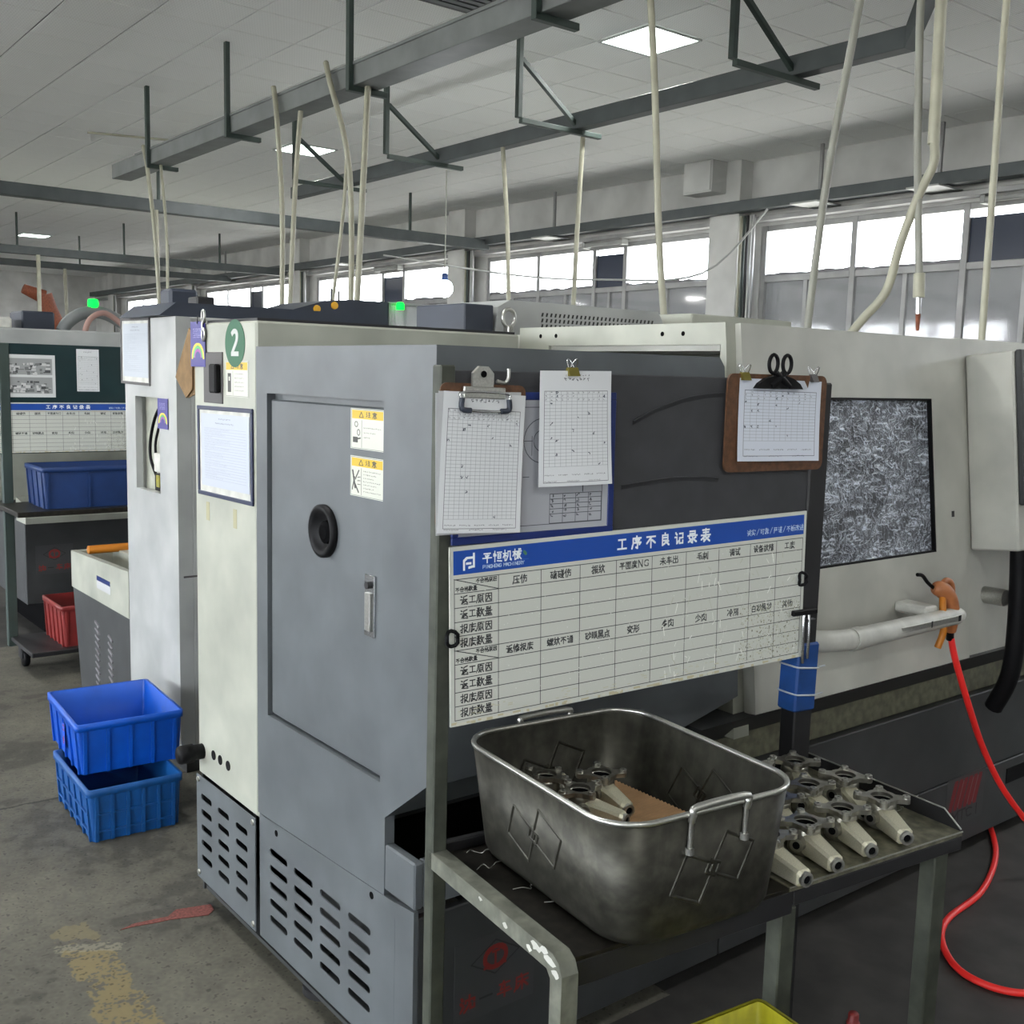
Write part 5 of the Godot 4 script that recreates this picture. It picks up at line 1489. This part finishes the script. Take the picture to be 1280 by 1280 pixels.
	wpart(g, "hose", Shape.new().tube(curve([Vector3(3.203, 0.896, -1.772), Vector3(3.222, 0.82, -1.76), Vector3(3.285, 0.66, -1.735), Vector3(3.39, 0.50, -1.73), Vector3(3.52, 0.33, -1.71), Vector3(3.68, 0.16, -1.66), Vector3(3.82, 0.05, -1.58), Vector3(3.80, 0.012, -1.44), Vector3(3.55, 0.011, -1.30), Vector3(3.2, 0.011, -1.26), Vector3(2.96, 0.011, -1.285), Vector3(2.87, 0.011, -1.36), Vector3(2.87, 0.011, -1.48), Vector3(2.98, 0.011, -1.60), Vector3(3.13, 0.011, -1.665), Vector3(3.40, 0.011, -1.70), Vector3(3.72, 0.011, -1.82), Vector3(4.0, 0.011, -2.0)], 7), 0.0105, 12), M.red_hose, "red rubber hose")
	# yellow bin below the table and a red cap on the floor
	var yb := thing("storage_bin", "yellow plastic bin on the floor below the metal box", "bin", on_stand(0.262, 0, 0.70))
	crate_parts(yb, 0.40, 0.46, 0.52, M.yellow, 4)
	var rc := Shape.new().lathe([Vector2(0.0, 0.03), Vector2(0.012, 0.03), Vector2(0.014, 0.026), Vector2(0.014, 0.006), Vector2(0.018, 0.004), Vector2(0.018, 0.0), Vector2(0, 0)], Transform3D.IDENTITY, 20)
	solid("plug_cap", rc, M.red_bin, "small red plastic cap on the dark floor under the table", "cap", on_stand(1.235, 0.0, 0.08))

func rounded(w: float, h: float, r: float) -> PackedVector2Array:
	var out := PackedVector2Array()
	for p in rrect(w, h, r, 0, 4): out.append(Vector2(p.x, p.z))
	return out

# a plastic crate standing on its node: tapered shell, flanged rim, upright ribs
func crate_parts(t: Node3D, w: float, d: float, h: float, m: Material, ribs: int, panel := false):
	var rings := []
	for e in [[w - 0.045, d - 0.045, 0.012, 0.0], [w - 0.014, d - 0.014, 0.012, h - 0.012], [w - 0.014, d - 0.014, 0.012, h], [w - 0.022, d - 0.022, 0.010, h], [w - 0.052, d - 0.052, 0.010, 0.006]]: rings.append(rrect(e[0], e[1], e[2], e[3], 3))
	var s := Shape.new().loft(rings)
	s.cap(rings[0], true); s.cap(rings[-1])
	part(t, "shell", s, m)
	var rm := []
	for e in [[w - 0.014, 0.016, h - 0.028], [w, 0.016, h - 0.026], [w, 0.016, h], [w - 0.014, 0.016, h + 0.001]]: rm.append(rrect(e[0], e[0] - w + d, e[1], e[2], 3))
	part(t, "rim", Shape.new().loft(rm), m)
	for side in 4:
		var l: float = w if side < 2 else d
		var k: float = (d if side < 2 else w) / 2
		for i in ribs:
			var u := lerpf(-l / 2 + 0.035, l / 2 - 0.035, float(i) / (ribs - 1))
			var rb := Shape.new()
			var o0: float = k - 0.023
			var o1: float = k - 0.008
			var q := [Vector3(u - 0.006, 0.002, o0 - 0.001), Vector3(u + 0.006, 0.002, o0 - 0.001), Vector3(u + 0.006, h - 0.026, o1 - 0.002), Vector3(u - 0.006, h - 0.026, o1 - 0.002)]
			var f := [q[0] + Vector3(0, 0, 0.011), q[1] + Vector3(0, 0, 0.011), q[2] + Vector3(0, 0, 0.007), q[3] + Vector3(0, 0, 0.007)]
			rb.quad(f[0], f[1], f[2], f[3]); rb.quad(q[0], f[0], f[3], q[3]); rb.quad(f[1], q[1], q[2], f[2]); rb.quad(q[0], q[1], f[1], f[0])
			part(t, "rib", rb, m, Transform3D(Basis(Vector3.UP, [0.0, PI, PI / 2, -PI / 2][side]), Vector3.ZERO))
		for y in [0.035, h * 0.5]:
			if panel: continue
			var hb := Shape.new().box(Vector3(-l / 2 + 0.03, y, k - 0.024 + 0.012 * y / h), Vector3(l / 2 - 0.03, y + 0.006, k - 0.012 + 0.012 * y / h), 0.001)
			part(t, "cross_rib", hb, m, Transform3D(Basis(Vector3.UP, [0.0, PI, PI / 2, -PI / 2][side]), Vector3.ZERO))

func build_aisle():
	var lo := thing("plastic_crate", "worn teal-blue plastic crate on the floor under another crate", "crate", at(1.263, 0, -4.0, deg_to_rad(-2.0)))
	crate_parts(lo, 0.345, 0.50, 0.20, M.blue_old, 6)
	var hi := thing("plastic_crate", "bright blue plastic crate stacked on an older crate beside the machines", "crate", at(1.303, 0.2005, -4.14, deg_to_rad(-3.5)))
	crate_parts(hi, 0.395, 0.49, 0.195, M.blue_bin, 5, true)
	var mk := Shape.new()
	part(hi, "red_mark", Shape.new().sheet(0.035, 0.1, 0.0008), printed(mark_image(), 0.5), Transform3D(Basis(Vector3.UP, -PI / 2), Vector3(-0.1915, 0.095, 0.02)) , "red painted characters")

func mark_image() -> Image:
	var img := blank(60, 160, rgb(14, 84, 208))
	letters(img, "工", 6, 10, 46, rgb(150, 40, 60), 8)
	letters(img, "合", 6, 84, 46, rgb(150, 40, 60), 8)
	return img

# ---------------------------------------------------------------- things hung on the machines, and the background
func framed_notice(called: String, label: String, to: Transform3D, w: float, h: float, edge: Material, print_: Material):
	var t := thing(called, label, "notice", to)
	var b := 0.012
	var f := Shape.new()
	f.box(Vector3(-w / 2, -h / 2, 0), Vector3(w / 2, -h / 2 + b, 0.006), 0.002); f.box(Vector3(-w / 2, h / 2 - b, 0), Vector3(w / 2, h / 2, 0.006), 0.002)
	f.box(Vector3(-w / 2, -h / 2 + b, 0), Vector3(-w / 2 + b, h / 2 - b, 0.006), 0.002); f.box(Vector3(w / 2 - b, -h / 2 + b, 0), Vector3(w / 2, h / 2 - b, 0.006), 0.002)
	part(t, "frame", f, edge)
	part(t, "sleeve", Shape.new().box(Vector3(-w / 2 + b, -h / 2 + b, 0), Vector3(w / 2 - b, h / 2 - b, 0.002), 0), M.plastic)
	part(t, "sheet", Shape.new().sheet(w * 0.87, h * 0.80, 0.001), print_, Transform3D(Basis.IDENTITY, Vector3(0.004, 0.004, 0.003)))

func build_on_machines():
	framed_notice("framed_notice", "sheet in a blue frame on the lathe's cream end panel", west(-2.925, 1.454, 1.2495) * Transform3D(Basis(Vector3.BACK, 0.01), Vector3.ZERO), 0.385, 0.266, M.navy_frame, M.notice)
	framed_notice("framed_notice", "sheet in a dark thin frame on the tall white cabinet", west(-4.685, 1.757, 1.5995) * Transform3D(Basis(Vector3.BACK, -0.012), Vector3.ZERO), 0.36, 0.285, M.brown_frame, M.notice_b)
	var tg := thing("hanging_tag", "purple tag with a rainbow print hung at the edge of the cream end panel", "tag", west(-3.108, 1.765, 1.246))
	part(tg, "card", Shape.new().sheet(0.11, 0.132, 0.0012), M.tag)
	part(tg, "string", Shape.new().tube([Vector3(0, 0.06, 0.003), Vector3(0.005, 0.085, 0.001)], 0.0015, 5), M.dark_post)
	var t2 := thing("hanging_tag", "purple tag with a rainbow print hung in the white cabinet's window", "tag", west(-4.365, 1.503, 1.597))
	part(t2, "card", Shape.new().sheet(0.115, 0.125, 0.0012), M.tag)
	var kf := Shape.new()
	kf.prism(zy([[-3.21, 1.815], [-3.185, 1.80], [-3.19, 1.63], [-3.24, 1.602], [-3.325, 1.665]]), -1.262, -1.258, Transform3D(Basis(Vector3(0, 0, 1), Vector3(0, 1, 0), Vector3(-1, 0, 0)), Vector3.ZERO))
	kf.prism(zy([[-3.21, 1.815], [-3.155, 1.79], [-3.16, 1.62], [-3.24, 1.602]]), -1.268, -1.264, Transform3D(Basis(Vector3(0, 0, 1), Vector3(0, 1, 0), Vector3(-1, 0, 0)), Vector3.ZERO))
	solid("paper_folder", kf, M.kraft, "folded kraft paper folder hanging beside the purple tag", "folder")
	var ch := thing("hanging_chain", "small steel chain hooked over the top of the cream end panel", "chain", at(1.243, 1.80, -3.06))
	for k in 3:
		var lp := []
		for i in 12:
			var a := TAU * i / 12
			lp.append(Vector3(0.004 * (k % 2), 0.045 - k * 0.026, 0) + (Vector3(0, 0.018 * sin(a), 0.010 * cos(a)) if k % 2 == 0 else Vector3(0.006 * cos(a), 0.018 * sin(a), 0.004 * cos(a))))
		part(ch, "chain_link", Shape.new().tube(lp, 0.0035, 6, true), M.steel)

func build_background():
	# tall white cabinet of the neighbouring machine
	var x := 1.6
	var c := thing("white_cabinet", "tall white machine cabinet with a pale opening of wires and a dark cap", "cabinet", at(x, 0, -4.5))
	var s := Shape.new()
	along_x(s, [[-4.83, 0.12], [-4.22, 0.12], [-4.22, 1.165], [-4.83, 1.165]], x, x + 0.03)
	along_x(s, [[-4.83, 1.566], [-4.22, 1.566], [-4.22, 1.895], [-4.83, 1.895]], x, x + 0.03)
	along_x(s, [[-4.83, 1.165], [-4.705, 1.165], [-4.705, 1.566], [-4.83, 1.566]], x, x + 0.03)
	along_x(s, [[-4.415, 1.165], [-4.22, 1.165], [-4.22, 1.566], [-4.415, 1.566]], x, x + 0.03)
	wpart(c, "front_panel", s, M.white)
	s = Shape.new()
	s.box(Vector3(x + 0.06, 0.12, -4.83), Vector3(x + 0.75, 1.895, -4.22), 0.004)
	s.box(Vector3(x + 0.03, 0.12, -4.83), Vector3(x + 0.06, 1.15, -4.22), 0.0)
	s.box(Vector3(x + 0.03, 1.58, -4.83), Vector3(x + 0.06, 1.895, -4.22), 0.0)
	s.box(Vector3(x + 0.03, 1.15, -4.83), Vector3(x + 0.06, 1.58, -4.72), 0.0)
	s.box(Vector3(x + 0.03, 1.15, -4.40), Vector3(x + 0.06, 1.58, -4.22), 0.0)
	wpart(c, "housing", s, M.white)
	wpart(c, "opening_back", Shape.new().box(Vector3(x + 0.05, 1.15, -4.72), Vector3(x + 0.059, 1.58, -4.40), 0), paint(rgb(176, 178, 164), 0.6, 0.0, T.cloud, 3.0))
	wpart(c, "wire", Shape.new().tube(curve([Vector3(x + 0.03, 1.55, -4.45), Vector3(x + 0.02, 1.48, -4.52), Vector3(x + 0.02, 1.38, -4.58), Vector3(x + 0.02, 1.30, -4.58), Vector3(x + 0.03, 1.22, -4.53)], 5), 0.007, 8), M.black)
	wpart(c, "wire", Shape.new().tube(curve([Vector3(x + 0.035, 1.55, -4.43), Vector3(x + 0.03, 1.46, -4.49), Vector3(x + 0.03, 1.36, -4.55), Vector3(x + 0.035, 1.27, -4.54)], 5), 0.006, 8), M.black)
	wpart(c, "breaker", Shape.new().box(Vector3(x + 0.015, 1.25, -4.53), Vector3(x + 0.05, 1.33, -4.43), 0.004), M.plastic)
	wpart(c, "relay", Shape.new().box(Vector3(x + 0.01, 1.172, -4.51), Vector3(x + 0.05, 1.245, -4.43), 0.004), M.black)
	wpart(c, "yellow_label", Shape.new().box(Vector3(x + 0.004, 1.19, -4.475), Vector3(x + 0.0099, 1.24, -4.44), 0.002), M.yellow)
	wpart(c, "panel_seam", Shape.new().box(Vector3(x + 0.02, 0.838, -4.2205), Vector3(x + 0.5, 0.846, -4.2185), 0), M.brown_frame)
	wpart(c, "plinth", Shape.new().box(Vector3(x + 0.03, 0.0, -4.81), Vector3(x + 0.7, 0.12, -4.24), 0), M.charcoal)
	wpart(c, "cap", Shape.new().prism(PackedVector2Array([Vector2(-0.05, 1.897), Vector2(0.02, 1.952), Vector2(0.72, 1.952), Vector2(0.75, 1.897)]), -4.75, -4.26, at(x, 0, 0)), M.navy)
	wpart(c, "cap_box", Shape.new().box(Vector3(x + 0.16, 1.952, -4.5), Vector3(x + 0.24, 1.99, -4.4), 0.006), M.dark_post)
	wpart(c, "roof_fan", Shape.new().box(Vector3(x + 0.12, 1.952, -4.72), Vector3(x + 0.25, 2.03, -4.6), 0.012), M.navy)
	# cream chip hopper on a dark slotted stand
	var h := thing("chip_hopper", "cream open chip hopper with an orange bar on a dark slotted stand", "hopper", at(x, 0, -5.25))
	s = Shape.new()
	along_x(s, [[-5.725, 0.547], [-4.84, 0.547], [-4.84, 0.765], [-5.725, 0.737]], x, x + 0.03)
	s.box(Vector3(x + 0.03, 0.547, -5.725), Vector3(x + 0.7, 0.737, -5.695), 0.003)
	s.box(Vector3(x + 0.67, 0.547, -5.695), Vector3(x + 0.7, 0.75, -4.84), 0.003)
	s.box(Vector3(x + 0.03, 0.547, -5.695), Vector3(x + 0.67, 0.60, -4.84), 0.0)
	wpart(h, "trough", s, M.cream)
	wpart(h, "trough_floor", Shape.new().box(Vector3(x + 0.03, 0.601, -5.69), Vector3(x + 0.66, 0.64, -4.84), 0), M.green_steel)
	wpart(h, "inner_ledge", Shape.new().box(Vector3(x + 0.2, 0.64, -5.69), Vector3(x + 0.32, 0.74, -4.84), 0.004), M.cream)
	wpart(h, "orange_bar", Shape.new().tube([Vector3(x + 0.05, 0.752, -5.60), Vector3(x + 0.68, 0.752, -5.60)], 0.022, 12), M.orange)
	s = Shape.new()
	along_x(s, [[-5.715, 0.545], [-4.84, 0.545], [-4.84, 0.0], [-5.60, 0.0]], x + 0.004, x + 0.65)
	wpart(h, "stand", s, M.charcoal)
	for k in 2:
		for r in 10: wpart(h, "louvre", Shape.new(Transform3D(Basis(Vector3.RIGHT, 0.35), Vector3(x, 0.425 - r * 0.034 - k * 0.03, -5.32 + k * 0.20))).box(Vector3(-0.003, -0.006, -0.03), Vector3(0.006, 0.006, 0.03), 0.002), M.shutter)
	var lb := wpart(h, "label", Shape.new().box(Vector3(x - 0.001, 0.612, -5.30), Vector3(x + 0.001, 0.675, -5.10), 0), M.paper)
	wpart(lb, "label_band", Shape.new().box(Vector3(x - 0.002, 0.652, -5.30), Vector3(x - 0.0005, 0.675, -5.10), 0), M.blue_frame)
	# the machine behind them, with a navy hood
	var nv := thing("milling_machine", "machine with a navy sloping hood showing above the cream end panel", "machine", at(3.3, 0, -5.85))
	wpart(nv, "body", Shape.new().box(Vector3(2.45, 0.0, -6.1), Vector3(4.3, 1.93, -5.55), 0.006), M.white)
	wpart(nv, "hood", Shape.new().prism(PackedVector2Array([Vector2(2.45, 1.93), Vector2(2.5, 1.95), Vector2(2.95, 2.086), Vector2(3.1, 2.1), Vector2(3.362, 2.102), Vector2(3.362, 1.93)]), -6.05, -5.5), M.navy)
	for p in [Vector3(2.896, 2.037, -5.5), Vector3(3.007, 2.062, -5.5)]: wpart(nv, "warning_lamp", Shape.new().lathe([Vector2(0.022, 0), Vector2(0.02, 0.01), Vector2(0, 0.014)], Transform3D(Basis(Vector3.RIGHT, PI / 2), p), 14), M.amber)
	s = Shape.new()
	for e in [3.372, 3.62, 3.89]: s.box(Vector3(e, 1.93, -5.53), Vector3(e + 0.02, 2.10, -5.51), 0.002)
	s.box(Vector3(3.372, 2.09, -5.53), Vector3(3.91, 2.105, -5.51), 0.002)
	wpart(nv, "guard_frame", s, M.frame)
	for e in [[3.392, 3.62], [3.64, 3.89]]: wpart(nv, "guard_pane", Shape.new().box(Vector3(e[0], 1.93, -5.522), Vector3(e[1], 2.09, -5.518), 0), M.glass)
	wpart(nv, "green_indicator", Shape.new().lathe([Vector2(0.0, 0.045), Vector2(0.018, 0.042), Vector2(0.024, 0.03), Vector2(0.024, 0.0), Vector2(0, 0)], at(3.433, 2.062, -5.48), 16), M.green_lamp)
	for p in [[3.15, 2.18], [3.2, 2.17]]: wpart(nv, "antenna", Shape.new().tube([Vector3(p[0], 2.1, -5.8), Vector3(p[0], p[1], -5.8)], 0.006, 6), M.dark_post)
	# the next lathe down the aisle, with its own stand
	var b := thing("lathe", "far lathe with a white hood and charcoal base behind the second stand", "lathe", at(2.0, 0, -7.2))
	wpart(b, "hood", Shape.new().box(Vector3(1.25, 1.76, -8.2), Vector3(4.6, 1.90, -6.95), 0.01), M.white)
	wpart(b, "front", Shape.new().box(Vector3(1.5, 0.86, -8.2), Vector3(4.6, 1.76, -7.0), 0.006), M.cream)
	wpart(b, "drip_ledge", Shape.new().prism(PackedVector2Array([Vector2(-6.78, 0.735), Vector2(-7.0, 0.735), Vector2(-7.0, 0.88), Vector2(-6.86, 0.86), Vector2(-6.78, 0.77)]), -4.6, -1.64, Transform3D(Basis(Vector3(0, 0, 1), Vector3(0, 1, 0), Vector3(-1, 0, 0)), Vector3.ZERO)), M.cream)
	wpart(b, "base", Shape.new().box(Vector3(1.66, 0.22, -8.1), Vector3(4.6, 0.735, -6.9), 0.006), M.charcoal)
	wpart(b, "plinth", Shape.new().box(Vector3(1.8, 0.0, -8.0), Vector3(4.5, 0.22, -7.05), 0), M.void)
	part(b, "maker_mark", Shape.new().sheet(0.22, 0.18, 0.001), M.maker, Transform3D.IDENTITY, "faint red ring in a diamond").transform = local_to(b, Transform3D(Basis.IDENTITY, Vector3(1.83, 0.49, -6.8995)))
	wpart(b, "cable_arch", Shape.new().tube(curve([Vector3(2.02, 1.9, -7.3), Vector3(2.06, 1.96, -7.3), Vector3(2.15, 2.02, -7.3), Vector3(2.28, 2.03, -7.3), Vector3(2.42, 1.96, -7.3), Vector3(2.46, 1.88, -7.3)], 5), 0.04, 12), M.duct)
	wpart(b, "cable_arch", Shape.new().tube(curve([Vector3(2.1, 1.88, -7.1), Vector3(2.14, 1.98, -7.1), Vector3(2.24, 2.02, -7.1), Vector3(2.38, 1.92, -7.1)], 5), 0.018, 10), M.pink)
	wpart(b, "motor_box", Shape.new().box(Vector3(1.78, 1.90, -7.6), Vector3(1.98, 2.02, -7.3), 0.01), M.navy)
	wpart(b, "roof_box", Shape.new().box(Vector3(1.3, 1.90, -7.6), Vector3(1.7, 1.97, -7.2), 0.01), M.plastic)
	wpart(b, "beacon", Shape.new().lathe([Vector2(0, 0.06), Vector2(0.03, 0.055), Vector2(0.035, 0.03), Vector2(0.03, 0.0), Vector2(0, 0)], at(2.22, 2.06, -7.3), 16), M.green_lamp, "green signal lamp")
	# its stand
	var q := thing("inspection_stand", "second steel stand on castors with a dark teal backboard, down the aisle", "stand", at(1.46, 0, -6.4))
	wpart(q, "post", Shape.new().box(Vector3(1.435, 0.10, -6.43), Vector3(1.488, 1.80, -6.39), 0.004), M.green_steel)
	wpart(q, "backboard", Shape.new().box(Vector3(1.2, 1.19, -6.42), Vector3(2.42, 1.80, -6.405), 0.002), M.teal, "dark teal backboard")
	wpart(q, "table_top", Shape.new().box(Vector3(1.40, 0.89, -6.42), Vector3(2.42, 0.917, -5.95), 0.004), M.tray_dark)
	wpart(q, "shelf", Shape.new().box(Vector3(1.45, 0.13, -6.42), Vector3(2.42, 0.155, -5.95), 0.004), M.dark_post)
	for e in [1.50, 2.36]:
		var cs := wpart(q, "castor", Shape.new().lathe([Vector2(0, -0.018), Vector2(0.045, -0.016), Vector2(0.05, -0.01), Vector2(0.05, 0.01), Vector2(0.045, 0.016), Vector2(0, 0.018)], Transform3D(Basis(Vector3.BACK, PI / 2), Vector3(e, 0.05, -6.3)), 20), M.black)
		wpart(cs, "fork", Shape.new().box(Vector3(e - 0.03, 0.05, -6.33), Vector3(e + 0.03, 0.13, -6.27), 0.006), M.dark_post)
	wpart(q, "leg", Shape.new().box(Vector3(2.36, 0.155, -6.0), Vector3(2.40, 0.89, -5.96), 0.003), M.green_steel)
	var r2 := thing("record_board", "printed record board with a blue heading on the second stand", "sign", at(1.75, 1.335, -6.402))
	part(r2, "panel", Shape.new().sheet(0.90, 0.28, 0.004), M.record)
	var pp := thing("photo_sheet", "sheet with two grey photographs pinned on the teal backboard", "poster", at(1.585, 1.622, -6.403))
	part(pp, "sheet", Shape.new().sheet(0.29, 0.235, 0.001), printed(photo_image(), 0.4))
	var p3 := thing("paper_form", "narrow white form hanging on the teal backboard", "paper", at(1.91, 1.66, -6.403))
	part(p3, "form", Shape.new().sheet(0.125, 0.24, 0.001), M.form_b)
	var p4 := thing("paper_form", "white paper with a red foot at the edge of the teal backboard", "paper", at(1.40, 1.63, -6.400))
	part(p4, "form", Shape.new().sheet(0.12, 0.22, 0.001), M.paper)
	var bc := thing("plastic_crate", "long navy blue plastic crate on the second stand's table", "crate", at(1.90, 0.9172, -6.19))
	crate_parts(bc, 0.72, 0.36, 0.225, M.blue_navy, 4, true)
	var rd := thing("plastic_crate", "red plastic crate on the second stand's lower shelf", "crate", at(1.78, 0.1555, -6.17))
	crate_parts(rd, 0.34, 0.38, 0.23, M.red_bin, 5, true)
	# an orange robot arm and hoses further off
	var rb := thing("robot_arm", "orange robot arm far down the hall near the pale wall", "robot arm", at(6.45, 0, -24.0))
	wpart(rb, "pedestal", Shape.new().box(Vector3(6.2, 0, -24.3), Vector3(6.7, 1.9, -23.7), 0.03), M.dark_post)
	wpart(rb, "upper_arm", Shape.new().tube(curve([Vector3(6.5, 1.9, -24), Vector3(6.55, 2.4, -24), Vector3(6.4, 2.8, -24), Vector3(6.3, 3.1, -24)], 5), 0.17, 12), M.rust)
	wpart(rb, "fore_arm", Shape.new().tube([Vector3(6.3, 3.05, -24), Vector3(5.9, 3.2, -24)], [0.15, 0.1], 12), M.rust)
	# plain machines that close the view along the hall
	for e in [[Vector3(4.2, 0, -13.5), Vector3(5.6, 1.75, -11.0), "low grey machine standing under the far conduits"], [Vector3(2.6, 0, -20.0), Vector3(9.5, 1.9, -17.5), "long pale machine row across the middle of the hall"], [Vector3(6.2, 0, -10.5), Vector3(9.8, 1.8, -8.0), "pale machine standing near the window wall"]]:
		var t := thing("machine", e[2], "machine", Transform3D(Basis.IDENTITY, Vector3((e[0].x + e[1].x) / 2, 0, (e[0].z + e[1].z) / 2)))
		wpart(t, "body", Shape.new().box(e[0] + Vector3(0, 0.2, 0), e[1] - Vector3(0, 0.25, 0), 0.02), M.white)
		wpart(t, "cover", Shape.new().box(Vector3(e[0].x - 0.05, e[1].y - 0.25, e[0].z - 0.05), e[1] + Vector3(0.05, 0, 0.05), 0.03), M.cream)
		wpart(t, "base", Shape.new().box(e[0] + Vector3(0.1, 0, 0.1), Vector3(e[1].x - 0.1, 0.2, e[1].z - 0.1), 0.01), M.charcoal)

func photo_image() -> Image:
	var img := blank(290, 235, rgb(206, 208, 208))
	for k in 2:
		img.fill_rect(Rect2i(16, 20 + k * 104, 258, 90), rgb(150, 152, 152))
		for i in 60: img.fill_rect(Rect2i(16 + rng.randi() % 230, 40 + k * 104 + rng.randi() % 60, 6 + rng.randi() % 26, 4 + rng.randi() % 14), [rgb(70, 72, 74), rgb(196, 196, 196), rgb(110, 112, 112)][rng.randi() % 3])
	return img
